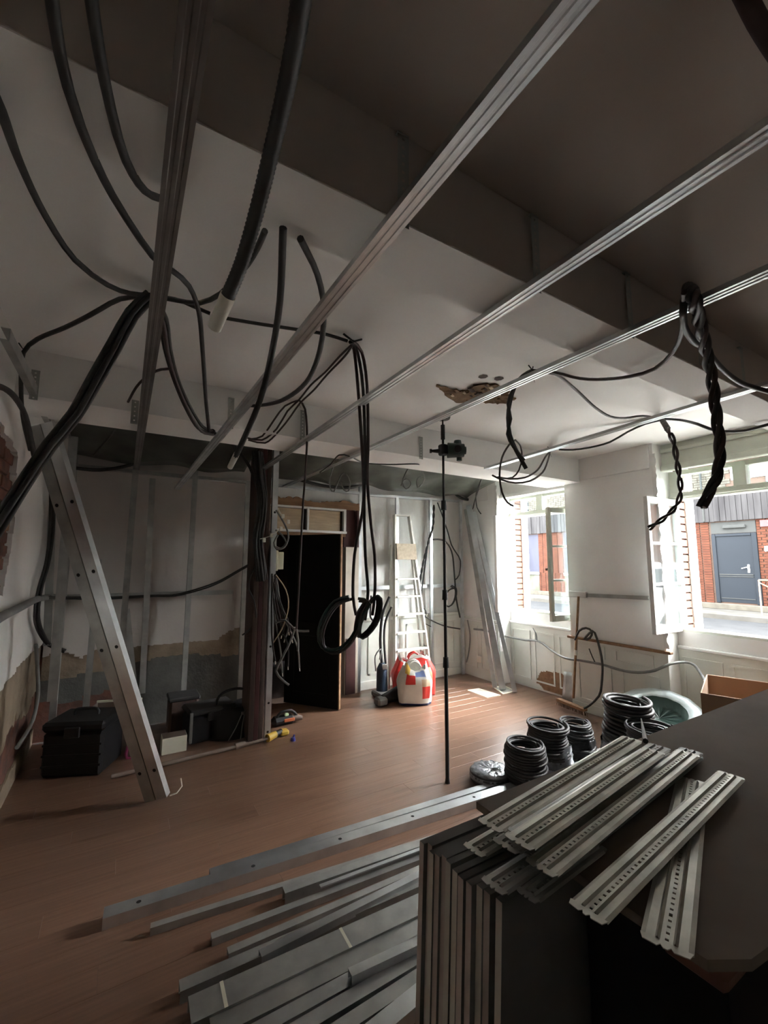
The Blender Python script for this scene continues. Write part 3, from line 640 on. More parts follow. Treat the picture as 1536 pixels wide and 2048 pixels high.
for lab, p, z in (('pale perforated hanger on the far beam left of the telescopic pole head', (2.029,2.77,2.515), 2.335), ('perforated hanger on the far beam over the doorway', (1.016,2.77,2.547), 2.34), ('hanger with white conduit socket on the far beam', (0.536,2.77,2.538), 2.34),
               ('hanger behind the vertical run of black conduits on the far beam', (1.509,2.77,2.446), 2.34), ('faint hanger on the far beam behind the dark rail', (0.011,2.77,2.288), 2.42), ('wide dark hanger on the far beam beside the side wall', (-0.443,2.77,2.485), 2.33)):
    hanger(lab, p, z, .036)
# ceiling hole: torn lath and plaster
ho = thing('ceiling_hole', 'ragged hole in the pale ceiling showing brown lath and rubble', 'hole', (1.9, 2.0, CZ))
pts = [(1.602,2.02,2.594),(1.654,2.051,2.594),(1.757,2.112,2.594),(1.88,2.172,2.594),(1.972,2.148,2.594),(2.025,2.082,2.594),(2.133,2.048,2.594),(2.201,1.985,2.594),(2.186,1.919,2.594),(2.117,1.891,2.594),(2.078,1.915,2.594),(2.067,1.853,2.594),(1.936,1.814,2.594),(1.86,1.844,2.594),(1.791,1.903,2.594),(1.832,1.97,2.594),(1.78,2.03,2.594),(1.699,2.042,2.594)]
r = random.Random(9); P2 = []
for i in range(len(pts)):
    a = Vector(pts[i]); bq = Vector(pts[(i+1) % len(pts)])
    for k in range(5): q = a.lerp(bq, k/5); P2.append((q.x+r.uniform(-.008, .008), q.y+r.uniform(-.008, .008)))
cx = sum(p[0] for p in P2)/len(P2); cy = sum(p[1] for p in P2)/len(P2); n = len(P2)
vs = [(x, y, 2.5985) for x, y in P2] + [(x, y, 2.590-r.random()*.006) for x, y in P2] + [(cx+(x-cx)*.8, cy+(y-cy)*.72, 2.597-r.random()*.003) for x, y in P2]
MB().add(vs, [(i, (i+1) % n, n+(i+1) % n, n+i) for i in range(n)] + [(n+i, n+(i+1) % n, 2*n+(i+1) % n, 2*n+i) for i in range(n)] + [tuple(range(2*n, 3*n))]).obj('torn_plaster', 'lath_brown', ho)
for k in range(26):
    i = r.randrange(n); t = r.uniform(.1, .9); x = cx+(P2[i][0]-cx)*t; y = cy+(P2[i][1]-cy)*t; s = r.uniform(.012, .03)
    MB().bar((x-s, y-s*.4, 2.588+r.random()*.006), (x+s, y+s*.5, 2.588+r.random()*.006), s*.8, .008).obj('lath_piece', r.choice(['wood', 'lath_brown', 'wood_dark', 'lath_brown', 'pale_wood']), ho)
for px in ((1.867,1.756,2.598), (1.766,1.785,2.598)): MB().disc((px[0], px[1], 2.5975), (0, 0, -1), .03, n=7).obj('chip', 'wood_dark', ho)
# ---------------------------------------------------------------- conduits and cables
def conduit(label, pts, r=.0095, m='grey_black', name='conduit', tip=None, tie=None, ribs=False, grp=None, tipm='white_pvc'):
    sp_ = spline(pts, .05 if not ribs else .0045)
    rr = [r*(1 if i % 2 else .90) for i in range(len(sp_))] if ribs else r
    o = MB().tube(sp_, rr, 16 if ribs else 8 if r > .006 else 6).obj(name, m)
    if tip: 
        a = Vector(pts[-1]); d = (a - Vector(pts[-2])).normalized(); MB().cyl(a-d*.02, a+d*tip, r*1.12, r*1.02, 12).obj('end_sleeve', tipm, o)
    if tie is not None:
        c = Vector(tie); MB().tube([c+Vector((-.02, 0, .03)), c+Vector((0, -.01, .0)), c+Vector((.018, .0, .03))], .0035, 6).tube([c, c+Vector((.01, -.015, -.07))], [.0025, .001], 5).obj('cable_tie', 'rubber', o)
    return tag(o, label, 'cable', grp)
def bundle(label, pts, n, r, spread, m='grey_black', name='cable_bundle', seed=1, twist=0, ms=None, cat='cable bundle'):
    t = thing(name, label, cat, pts[0]); sp_ = spline(pts, .05); rnd = random.Random(seed)
    if twist: sp_ = spline(pts, .012)
    for k in range(n):
        a0 = 2*PI*k/n; q = []; ph = rnd.uniform(0, 6); 
        u = (sp_[1]-sp_[0]).orthogonal().normalized()
        for i, p in enumerate(sp_):
            T_ = (sp_[min(i+1, len(sp_)-1)]-sp_[max(0, i-1)]).normalized(); u = (u - T_*u.dot(T_)).normalized(); v = T_.cross(u)
            an = a0 + twist*i*.012/.24*2*PI; s = spread*(1+.25*math.sin(i*.35+ph)) if not twist else spread
            q.append(p + (u*math.cos(an)+v*math.sin(an))*s)
        MB().tube(q, r, 6).obj('cable', (ms or [m])[k % len(ms or [m])], t)
    return t
KA = Vector((0.031,1.862,2.56))
conduit('black conduit sweeping down from the ceiling to the pipe bend, second from the left', [(-0.141,0.699,2.33),(-0.139,0.806,2.33),(-0.12,0.928,2.33),(-0.075,1.155,2.385),(0.021,1.33,2.378),(0.083,1.476,2.445),(0.146,1.601,2.487),(0.2,1.746,2.479),(0.254,2.011,2.454),(0.322,2.316,2.334),(0.387,2.605,2.256)], .0095)
conduit('short curving black conduit ending behind the leftmost rail', [(-0.093,0.67,2.33),(-0.084,0.764,2.33),(-0.069,0.865,2.33),(-0.045,0.967,2.33),(-0.008,1.12,2.401),(0.04,1.251,2.502)], .0095)
conduit('black conduit sagging from the edge of the room to the ceiling knot', [(-0.256,0.894,2.33),(-0.244,0.966,2.33),(-0.267,1.239,2.444),(-0.25,1.469,2.487),(-0.193,1.645,2.484),(-0.106,1.761,2.495),(-0.033,1.834,2.528),(0.031,1.871,2.565)], .0095)
conduit('wavy conduit from the ceiling knot down into the corner of the side wall', [(0.031,1.887,2.57),(-0.073,1.974,2.57),(-0.177,2.086,2.525),(-0.277,2.258,2.524),(-0.394,2.426,2.515),(-0.458,2.537,2.482),(-0.47,2.601,2.392),(-0.47,2.724,2.229),(-0.47,2.994,2.111)], .0095, tie=(-0.474,2.618,2.525))
bundle('thick sheaf of black conduits dropping from the ceiling knot to the side wall', [(0.03,1.844,2.55),(-0.029,1.861,2.46),(-0.076,1.861,2.318),(-0.125,1.839,2.161),(-0.173,1.801,2.004),(-0.228,1.758,1.879),(-0.277,1.723,1.746),(-0.345,1.728,1.579)], 5, .0095, .016, seed=2, ms=['grey_black', 'black', 'grey_black', 'grey_black', 'black'])
bundle('three conduits arching from the ceiling knot to the head of the stripped wall', [(0.031,1.852,2.55),(0.086,1.984,2.533),(0.121,2.147,2.478),(0.18,2.354,2.424),(0.273,2.582,2.354),(0.364,2.764,2.307),(0.453,2.894,2.33)], 3, .0095, .014, seed=3, ms=['grey_black', 'brown_cable', 'grey_black'])
conduit('conduit looping from the ceiling knot behind the fat pipe up to the beam', [(0.031,1.862,2.56),(0.118,1.829,2.55),(0.2,1.734,2.513),(0.256,1.627,2.509),(0.282,1.512,2.507),(0.3,1.388,2.495),(0.309,1.294,2.498),(0.308,1.207,2.494)], .0095)
conduit('short black cable stub with cut end beside the ceiling knot', [(0.04,1.882,2.57),(0.12,1.856,2.57),(0.186,1.854,2.56),(0.256,1.856,2.55)], .008, 'black')
conduit('conduit clipped flat to the ceiling between the two ceiling knots', [(0.322,1.913,2.58),(0.473,1.878,2.58),(0.647,1.831,2.58),(0.761,1.803,2.58),(0.873,1.789,2.57)], .008, 'black')
conduit('fat ribbed black pipe hanging from the ceiling with a white socket end', [(0.17,0.498,2.33),(0.176,0.533,2.33),(0.188,0.598,2.33),(0.197,0.691,2.318),(0.2,0.778,2.285),(0.198,0.858,2.234),(0.188,0.936,2.165),(0.173,1.023,2.117)], .0162, 'black', name='ribbed_pipe', tip=.075, ribs=True)
conduit('straight black conduit hanging from the beam with a pale cut end', [(0.293,0.974,2.33),(0.346,1.158,2.256),(0.373,1.313,2.179),(0.372,1.436,2.052),(0.338,1.54,1.914),(0.33,1.596,1.879)], .0098, 'grey_black', tip=.055)
conduit('black conduit bowing from the beam round to the hanger with a pale socket', [(0.343,0.987,2.33),(0.452,1.138,2.362),(0.537,1.287,2.356),(0.589,1.441,2.294),(0.63,1.691,2.268),(0.623,1.987,2.286),(0.606,2.339,2.368),(0.601,2.68,2.476)], .0098, 'grey_black', tip=.10)
conduit('thin brown cable from the arching conduits down to a wound coil', [(0.148,2.254,2.437),(0.09,2.402,2.469),(0.025,2.587,2.461),(-0.021,2.745,2.406),(-0.097,3.501,2.422),(-0.205,4.084,2.414),(-0.259,4.385,2.402),(-0.165,4.417,2.453),(-0.076,4.379,2.524)], .007, 'brown_cable')
KB = (0.892,1.772,2.56)
t = thing('hanging_cable_coil', 'three long black cables hanging to a knotted wreath before the doorway', 'cable coil', KB)
for k, s in enumerate(([(0.888,1.791,2.57),(0.949,1.866,2.579),(1.013,1.94,2.405),(1.07,1.996,2.101),(1.098,2.027,1.835),(1.083,2.047,1.674),(1.063,2.058,1.539),(1.06,2.065,1.328),(1.081,2.067,1.223)], [(0.892,1.783,2.57),(0.964,1.856,2.565),(1.032,1.92,2.403),(1.077,1.976,2.097),(1.092,2.009,1.832),(1.111,2.025,1.54),(1.128,2.023,1.342),(1.123,2.045,1.197)],
                       [(0.898,1.779,2.57),(0.982,1.844,2.565),(1.048,1.907,2.428),(1.088,1.962,2.151),(1.101,1.99,1.94),(1.128,1.996,1.699),(1.148,1.99,1.539),(1.153,1.993,1.356),(1.155,2.022,1.223)])):
    MB().tube(spline(s, .05), .0085, 8).obj('cable', ('brown_cable', 'grey_black', 'brown_cable')[k], t)
ring = [(1.048,2.075,1.315),(0.993,2.129,1.287),(0.951,2.177,1.207),(0.935,2.203,1.113),(0.955,2.194,1.04),(1.006,2.148,1.03),(1.049,2.095,1.072),(1.072,2.049,1.136),(1.097,2.008,1.241),(1.135,1.987,1.31),(1.172,1.987,1.303),(1.179,2.009,1.21),(1.151,2.039,1.139),(1.108,2.06,1.106),(1.083,2.052,1.142),(1.083,2.016,1.241),(1.109,1.994,1.293),(1.079,2.022,1.305)]
for k in range(5):
    MB().tube(spline(offs(ring, .012, 20+k), .03), .0078, 7).obj('cable', ('grey_black', 'brown_cable', 'grey_black', 'grey_black', 'darkgreen')[k], t)
MB().tube([Vector(KB)+Vector((-.05, 0, .03)), Vector(KB)+Vector((0, -.01, .0)), Vector(KB)+Vector((.05, 0, .03))], .005, 6).obj('cable_tie', 'rubber', t)
conduit('pair-forming thin cable from ceiling coil knot to the far beam, upper strand', [(0.907,1.802,2.57),(0.921,1.974,2.585),(0.929,2.19,2.58),(0.926,2.396,2.58),(0.912,2.567,2.538),(0.875,2.678,2.491),(0.826,2.745,2.379),(0.775,2.902,2.335),(0.678,2.906,2.335)], .0062, 'brown_cable')
conduit('thin cable from ceiling coil knot to the far beam, lower strand', [(0.912,1.811,2.57),(0.944,1.96,2.585),(0.953,2.208,2.583),(0.959,2.43,2.567),(0.934,2.605,2.534),(0.905,2.695,2.468),(0.843,2.745,2.368),(0.814,2.966,2.335),(0.695,2.951,2.335)], .0062, 'brown_cable')
conduit('thin cable arched high between the ceiling knot and the far beam', [(0.954,2.684,2.585),(0.87,2.719,2.538),(0.807,2.745,2.437),(0.751,2.806,2.335),(0.707,2.916,2.335)], .0062, 'brown_cable')
conduit('long grey cable hanging straight down in front of the doorway', [(0.954,2.683,2.585),(1.006,2.704,2.538),(1.039,2.742,2.371),(1.052,2.789,2.136),(1.056,2.831,1.896),(1.063,2.875,1.585),(1.07,2.919,1.239),(1.073,2.945,1.038)], .0072, 'brown_cable', tie=(0.984,2.78,2.634))
# right-hand ceiling knots
KE = (1.89,1.539,2.565)
conduit('twisted pair with thick cut end hanging beside the ceiling hole', [(1.899,1.546,2.57),(1.81,1.531,2.514),(1.778,1.558,2.46),(1.76,1.581,2.37),(1.76,1.598,2.29),(1.778,1.604,2.196),(1.812,1.596,2.115),(1.866,1.577,2.014)], .011, 'black', tie=KE, name='twisted_cable')
conduit('thinner strand twisted along the cable hanging beside the ceiling hole', [(1.909,1.555,2.57),(1.783,1.526,2.494),(1.758,1.556,2.432),(1.743,1.579,2.357),(1.761,1.581,2.277),(1.752,1.598,2.196),(1.784,1.588,2.129),(1.838,1.565,2.053)], .009, 'grey_black', name='twisted_cable')
conduit('black cable looping from the hole knot up to the dark bay of ceiling', [(1.903,1.536,2.57),(2.03,1.488,2.57),(2.023,1.332,2.474),(1.978,1.17,2.398),(1.895,1.005,2.33),(1.875,0.89,2.316),(1.804,0.788,2.325),(1.684,0.703,2.326),(1.531,0.628,2.33),(1.432,0.581,2.33)], .0085, 'brown_cable')
conduit('brown cable dipping from the hole knot to the knot by the right-hand window', [(1.913,1.544,2.57),(2.046,1.501,2.57),(2.33,1.572,2.569),(2.602,1.618,2.518),(2.809,1.642,2.501),(2.978,1.634,2.518),(3.145,1.6,2.554),(3.378,1.588,2.57)], .0085, 'brown_cable')
KF = (1.801,0.712,2.56)
def twisted(label, pts, r, n=3, tw=1.1, spread=.011, seed=1, ms=('black', 'brown_cable')):
    return bundle(label, pts, n, r, spread, twist=tw, seed=seed, ms=list(ms), name='twisted_cable_bundle')
twisted('thick twisted bundle hanging from the dark bay of ceiling before the window', [(1.823,0.727,2.57),(1.468,0.573,2.33),(1.642,0.629,2.329),(1.803,0.677,2.285),(1.921,0.71,2.209),(1.984,0.73,2.085),(2.016,0.738,1.97),(2.016,0.752,1.871),(2.001,0.771,1.802),(1.982,0.788,1.762),(1.971,0.8,1.722)], .0095, 3, 1.0, .0125)
conduit('dark loop of conduit beside the thick twisted bundle', [(1.821,0.717,2.57),(1.474,0.6,2.33),(1.601,0.658,2.313),(1.732,0.689,2.31),(1.842,0.709,2.33)], .011, 'black')
conduit('conduit drooping behind the thick twisted bundle towards the windows', [(1.831,0.718,2.57),(1.639,0.632,2.33),(1.878,0.7,2.316),(2.115,0.742,2.314),(2.322,0.754,2.307),(2.472,0.75,2.314),(2.633,0.708,2.298)], .011, 'black')
KG = (3.371,1.575,2.565)
twisted('thin twisted cable curving down onto the open casement', [(3.381,1.586,2.57),(2.772,1.271,2.306),(2.808,1.26,2.225),(2.83,1.261,2.12),(2.848,1.262,2.03),(2.863,1.268,1.925),(2.845,1.29,1.844),(2.792,1.332,1.775),(2.714,1.388,1.709)], .0080, 2, 1.4, .0095, 4, ('brown_cable', 'grey_black'))
conduit('cable sagging from the window knot to the right edge of the view', [(3.387,1.582,2.57),(3.523,1.525,2.57),(3.262,1.31,2.433),(3.269,1.243,2.382),(3.27,1.164,2.344),(3.27,1.061,2.323),(3.268,0.938,2.33),(3.25,0.865,2.33)], .0095, 'black', tie=KG)
conduit('cable lying along the pale rail between two ceiling knots', [(3.378,1.588,2.57),(3.366,1.697,2.584),(3.336,1.834,2.577),(3.264,2.0,2.543),(3.182,2.172,2.506),(3.146,2.316,2.478),(3.467,2.626,2.57)], .011, 'grey_black')
conduit('thin cable dipping below the pale rail between two ceiling knots', [(3.402,1.6,2.57),(3.368,1.699,2.561),(3.355,1.828,2.53),(3.336,1.963,2.478),(3.286,2.106,2.459),(3.235,2.235,2.46),(3.2,2.341,2.483)], .0085, 'black')
conduit('outer of two thin cables slung under the far beam by the windows', [(3.475,2.643,2.57),(3.124,2.4,2.391),(2.966,2.338,2.252),(2.801,2.333,2.162),(2.698,2.397,2.145),(2.609,2.448,2.169),(2.61,2.557,2.226)], .0078, 'brown_cable', tie=(3.404,2.599,2.565))
conduit('inner of two thin cables slung under the far beam by the windows', [(3.471,2.645,2.57),(3.141,2.443,2.425),(2.97,2.39,2.283),(2.764,2.351,2.19),(2.661,2.415,2.178),(2.61,2.502,2.203)], .0078, 'brown_cable')
conduit('cable hoop falling from the beam to a free end before the first window', [(2.884,2.547,2.57),(2.636,2.392,2.452),(2.52,2.362,2.327),(2.475,2.351,2.179),(2.5,2.354,2.044),(2.541,2.34,1.967),(2.583,2.318,1.94)], .0078, 'brown_cable')
conduit('short cable arc from the same hook as the falling hoop', [(2.887,2.545,2.57),(2.717,2.345,2.44),(2.694,2.314,2.339),(2.68,2.336,2.24),(2.639,2.369,2.18),(2.571,2.412,2.172)], .0065, 'brown_cable')
# service void over the back wall
conduit('fat black pipe humped over the head of the back wall', [(1.636,4.5,2.406),(1.936,4.5,2.367),(2.23,4.45,2.37),(2.469,4.4,2.463),(2.709,4.222,2.585),(2.801,3.943,2.585),(3.189,4.091,2.585),(3.696,4.45,2.541),(3.957,4.5,2.398),(4.235,4.5,2.377)], .019, 'black', name='black_pipe')
conduit('black conduit running along the void over the stripped wall', [(-0.414,4.35,2.276),(-0.209,4.4,2.288),(0.011,4.4,2.359),(0.241,4.4,2.504),(0.399,4.34,2.585),(0.501,3.837,2.585),(0.445,2.85,2.33)], .015, 'grey_black')
conduit('black conduit falling from the beam into the top of the dark post', [(0.46,2.89,2.33),(0.699,3.7,2.52),(0.797,3.76,2.461),(0.918,3.8,2.329),(0.996,3.82,2.138)], .014, 'grey_black')
for k, (lab, s) in enumerate((('small cable loop hanging from the void left of the long black cables', [(1.784,3.836,2.556),(1.756,3.866,2.466),(1.73,3.898,2.342),(1.736,3.908,2.243),(1.773,3.891,2.203),(1.822,3.839,2.367),(1.864,3.812,2.377),(1.904,3.8,2.293),(1.896,3.816,2.209),(1.857,3.838,2.218),(1.822,3.849,2.293)]),
                 ('left one of two small cable loops under the humped pipe', [(2.582,3.709,2.536),(2.542,3.744,2.456),(2.516,3.774,2.35),(2.553,3.761,2.281),(2.596,3.729,2.324),(2.574,3.735,2.377),(2.529,3.763,2.377),(2.505,3.786,2.313)]), ('right one of two small cable loops under the humped pipe', [(2.637,3.675,2.536),(2.692,3.652,2.457),(2.715,3.648,2.388),(2.687,3.674,2.324),(2.657,3.696,2.297),(2.647,3.691,2.377),(2.682,3.665,2.414),(2.711,3.652,2.377)]))):
    conduit(lab, s, .007, 'grey_tube')
conduit('thin black cable stapled along the far beam', [(1.372,3.3,2.246),(1.462,3.3,2.32),(1.397,2.984,2.33),(1.49,2.981,2.33),(1.698,3.114,2.33),(1.906,3.049,2.33),(2.076,2.922,2.33),(2.463,3.3,2.432),(2.664,3.4,2.444)], .006, 'black')
conduit('pair of dark cables running from the pipe hump to the corner beam', [(3.612,4.4,2.559),(3.614,4.2,2.58),(3.465,3.8,2.552),(3.363,3.5,2.493)], .008, 'grey_black')
conduit('cable hanging down the corner pier left of the first window, longer', [(3.521,3.6,2.511),(3.838,4.0,2.453),(4.047,4.3,2.345),(4.163,4.5,2.166)], .008, 'grey_black')
conduit('cable hanging down the corner pier left of the first window, curled', [(3.537,3.6,2.513),(3.761,3.9,2.494),(3.878,4.1,2.373),(3.986,4.2,2.228),(4.055,4.2,2.145)], .007, 'grey_black')
# plastic sheet over the insulation in the void
def sheet(name, label, x0, x1, seed):
    r = random.Random(seed); vs = []; nx = 46; nz = 9
    for i in range(nx+1):
        for j in range(nz+1):
            x = x0+(x1-x0)*i/nx; v = j/nz
            y = 3.55 + .85*v + .035*math.sin(x*5+v*4+seed)+.03*math.sin(x*13-v*7); z = 2.585 - .20*v**1.4 + .018*math.sin(x*9+v*5)*v
            vs.append((x, y, min(z, 2.592)))
    fs = [(i*(nz+1)+j, (i+1)*(nz+1)+j, (i+1)*(nz+1)+j+1, i*(nz+1)+j+1) for i in range(nx) for j in range(nz)]
    o = MB().add(vs, fs, 0, True).obj(name, 'sheet'); m = o.modifiers.new('t', 'SOLIDIFY'); m.thickness = .003
    tag(o, label, 'sheet')
sheet('plastic_sheet', 'dark plastic sheet sagging over the void right of the doorway', 1.2, 4.0, 1)
sheet('plastic_sheet', 'dark plastic sheet in the void over the stripped wall', -.4, 1.0, 3)
# cables on the left walls
bundle('black cables tied along the mid rail of the stripped wall', [(-0.47,4.091,1.234),(-0.317,4.52,1.194),(-0.066,4.55,1.182),(0.246,4.58,1.186),(0.455,4.58,1.187),(0.662,4.5,1.242),(0.823,4.4,1.314),(0.96,4.2,1.426),(1.04,3.95,1.51)], 2, .008, .008, 'black', seed=5)
conduit('fat grey conduit climbing from the left edge to the mid rail', [(-0.47,2.366,1.221),(-0.47,2.694,1.239),(-0.47,3.157,1.244),(-0.47,3.75,1.247),(-0.47,4.683,1.201)], .022, 'grey_tube', name='grey_pipe')
bundle('black cables running down the left corner of the room', [(-0.47,3.902,2.391),(-0.47,3.917,2.094),(-0.47,4.083,1.812),(-0.47,4.042,1.511),(-0.47,3.82,1.304),(-0.47,3.792,1.138),(-0.47,4.058,0.985),(-0.435,4.3,0.854),(-0.337,4.3,0.799)], 3, .009, .012, 'grey_black', seed=6)
conduit('grey flexible tube curving down the corner to the floor', [(-0.47,3.869,0.926),(-0.47,4.057,0.72),(-0.448,4.0,0.558),(-0.451,3.9,0.419),(-0.47,3.768,0.368),(-0.47,3.504,0.382)], .012, 'grey_tube')
conduit('dark hose looped over the broken plaster on the side wall', [(-0.47,2.06,2.144),(-0.468,2.288,2.217),(-0.466,2.508,2.249),(-0.457,2.703,2.225),(-0.451,2.872,2.14),(-0.442,3.019,2.035)], .013, 'grey_black')
# post bundle
bundle('thick sheaf of black cables strapped down the dark post', [(0.978,3.8,2.473),(1.004,3.78,2.223),(1.03,3.77,2.045),(1.021,3.76,1.866),(1.001,3.76,1.691),(1.027,3.77,1.518),(1.059,3.8,1.345)], 9, .013, .032, 'black', seed=7)
conduit('single cable curling out low from the dark post', [(1.002,3.8,1.475),(0.955,3.8,1.368),(0.963,3.85,1.259),(1.009,3.85,1.172),(1.032,3.85,1.021),(0.997,3.9,0.92),(0.947,3.95,0.866)], .007, 'black')
# tangle in the doorway
t = thing('cable_tangle', 'tangle of cut electrical cables and tapes hanging in the dark doorway', 'cable tangle', (-4.605,-15.252,1.6))
r = random.Random(31)
for k in range(9):
    a = (548+r.uniform(-4, 6), 1145+r.uniform(0, 20)); ex = 552+k*5+r.uniform(-8, 8); ey = 1260+r.uniform(0, 90)
    D_ = lambda x, y, dd: Vector((0, 0, 1.5)) + (RT*((x-768)/860.43) - UP*((y-1024)/860.43) + FW)*dd
    p = [D_(a[0], a[1], 3.75), D_(a[0]+(ex-a[0])*.3+r.uniform(-4, 4), a[1]+(ey-a[1])*.4, 3.7), D_(ex+r.uniform(-8, 8), a[1]+(ey-a[1])*.75, 3.68), D_(ex, ey, 3.7)]
    o = MB().tube(spline(p, .05), .007, 6).obj('cable', r.choice(['grey_tube', 'grey_black', 'grey_black', 'brown_cable']), t)
    dq = (p[3]-p[2]).normalized(); MB().cyl(p[3], p[3]+dq*.03, .004, n=6).obj('bare_end', 'white_pvc', o)
for s, m_ in (([(1.17,3.244,1.003),(1.159,3.317,0.881),(1.118,3.399,0.738),(1.096,3.445,0.648),(1.147,3.433,0.575),(1.194,3.412,0.536)], 'grey_tube'), ([(1.11,3.515,1.013),(1.152,3.431,1.039),(1.2,3.348,0.976),(1.241,3.325,0.96),(1.302,3.288,0.961)], 'grey_tube'), ([(1.113,3.578,1.393),(1.192,3.547,1.269),(1.219,3.551,1.124),(1.187,3.593,0.957),(1.131,3.645,0.832)], 'pale_wood'), ([(1.177,3.24,1.003),(1.196,3.242,0.908),(1.201,3.25,0.824)], 'grey_tube')):
    MB().tube(spline(s, .04), .009 if m_ == 'grey_tube' else .005, 7).obj('cable', m_, t)
c = thing('cable_ring', 'grey cable wound in a ring at the upright beside the doorway', 'cable coil', (0.533,1.714,1.65))
for k in range(2): MB().tube(spline([(1.133,3.701,1.955),(1.209,3.673,1.825),(1.242,3.668,1.716),(1.213,3.697,1.628),(1.158,3.732,1.615),(1.136,3.738,1.672),(1.161,3.714,1.737)] if k else [(1.143,3.731,1.782),(1.187,3.709,1.747),(1.229,3.693,1.672),(1.195,3.721,1.62),(1.152,3.745,1.637)], .03), .008, 7).obj('cable', 'grey_tube', c)
t = thing('wire_connectors', 'white wire connectors on short leads across the corner upright', 'connector', (1.104,3.908,1.7))
for s in ([(0.979,3.618,1.692),(1.022,3.591,1.705),(1.067,3.56,1.726),(1.117,3.523,1.776)], [(1.116,3.593,1.96),(1.141,3.584,1.909),(1.165,3.574,1.884)]):
    MB().tube(spline(s, .03), .004, 6).obj('lead', 'white_pvc', t)
for p in ((1.009,3.602,1.684), (1.06,3.565,1.726), (1.124,3.518,1.78), (1.157,3.577,1.893), (1.207,3.577,1.848)): MB().box(tuple(Vector(p)-Vector((.012, .008, .02))), tuple(Vector(p)+Vector((.012, .008, .015))), 0, .003).obj('connector', 'white_pvc', t)
jb = thing('junction_box', 'cream electrical box projecting from the corner upright into the doorway', 'electrical box', (1.2, 3.8, 1.5))
MB().box((1.154,3.8,1.422), Vector((1.198,3.8,1.604))+Vector((0, .12, 0)), 0, .004).obj('body', 'cream', jb); MB().box((1.208,3.83,1.435), Vector((1.258,3.83,1.592))+Vector((0, .08, 0)), 0, .004).obj('cover', 'cream', jb)
# right back wall cables
twisted('twisted cable hanging between the stepladder and the middle stud', [(3.58,4.6,2.277),(3.559,4.6,2.004),(3.49,4.6,1.8),(3.404,4.6,1.534),(3.354,4.6,1.339),(3.321,4.6,1.179)], .009, 2, 1.3, .008, 8, ('grey_black', 'black'))
conduit('dark cable falling beside the middle stud to the wainscot', [(3.49,4.6,1.833),(3.446,4.6,1.6),(3.402,4.6,1.339),(3.36,4.6,1.082),(3.374,4.6,0.859),(3.51,4.6,0.755),(3.743,4.6,0.661),(4.003,4.6,0.603)], .009, 'grey_black')
conduit('grey conduit arched between the middle stud and the corner stud', [(3.557,4.6,1.808),(3.703,4.58,1.805),(3.806,4.58,1.74),(3.874,4.58,1.605),(3.897,4.58,1.401),(3.911,4.58,1.232),(3.932,4.58,0.996),(3.989,4.58,0.759)], .011, 'grey_black')
conduit('dark cable slanting behind the black telescopic pole to the corner stud', [(3.641,4.6,2.316),(3.733,4.6,2.115),(3.817,4.6,1.912),(3.876,4.6,1.742),(3.955,4.6,1.64),(4.033,4.6,1.524),(4.002,4.6,1.331),(3.929,4.6,1.264)], .009, 'black')
t = thing('hanging_cable_loop', 'coiled grey cable hung from the mid rail beside the corner stud', 'cable coil', (3.838,4.55,1.068))
for k in range(3): MB().tube(spline(offs([(3.892,4.55,1.166),(3.779,4.55,1.136),(3.708,4.55,1.04),(3.732,4.55,0.928),(3.818,4.55,0.937),(3.89,4.55,1.033),(3.901,4.55,1.146),(3.823,4.55,1.188)], .01, 50+k), .03), .007, 7).obj('cable', 'grey_black', t)
conduit('small cable curl at the foot of the twisted cable', [(3.36,4.58,0.925),(3.415,4.58,0.877),(3.406,4.58,0.795),(3.342,4.58,0.768),(3.398,4.58,0.72),(3.494,4.58,0.675)], .006, 'black')
conduit('grey hose bending along the wainscot in the far corner', [(4.051,4.5,0.731),(4.091,4.5,0.53),(4.068,4.5,0.336),(4.019,4.5,0.179)], .009, 'grey_tube')
# grey conduit along the window wall
conduit('grey conduit wavering along the window wall wainscot', [(4.05,4.376,0.628),(4.05,4.128,0.636),(4.22,3.953,0.578),(4.26,3.711,0.568),(4.26,3.504,0.582),(4.2,3.274,0.519),(4.06,3.013,0.506),(4.06,2.838,0.514),(4.06,2.622,0.521),(4.06,2.424,0.506),(4.06,2.263,0.517),(4.05,2.104,0.569),(4.1,2.001,0.638),(4.22,1.937,0.653),(4.22,1.869,0.642),(4.2,1.82,0.593),(4.1,1.739,0.545)], .012, 'grey_tube', tip=.02)
conduit('short side branch rising from the conduit under the first window', [(4.25,3.524,0.586),(4.26,3.543,0.663),(4.27,3.593,0.725)], .007, 'grey_tube')
conduit('brown-black cable looping over the pier ledge beside the broom', [(4.04,2.87,0.714),(4.04,2.819,0.811),(4.04,2.739,0.851),(4.04,2.675,0.825),(4.04,2.701,0.759),(4.05,2.774,0.732),(4.03,2.663,0.833),(4.03,2.624,0.776),(4.02,2.588,0.664),(4.02,2.571,0.527),(4.0,2.579,0.342),(3.98,2.598,0.24),(3.95,2.677,0.141),(3.93,2.729,0.098)], .011, 'grey_black')
conduit('short upright cable stub on the pier wainscot', [(4.07,2.737,0.648),(4.07,2.709,0.58),(4.06,2.674,0.526)], .006, 'grey_black')

conduit('blurred dark cable crossing the top corner beside the rails', [(0.619,0.169,2.254),(0.636,0.163,2.219),(0.651,0.158,2.189),(0.67,0.151,2.158),(0.691,0.143,2.127)], .0115, 'brown_cable')

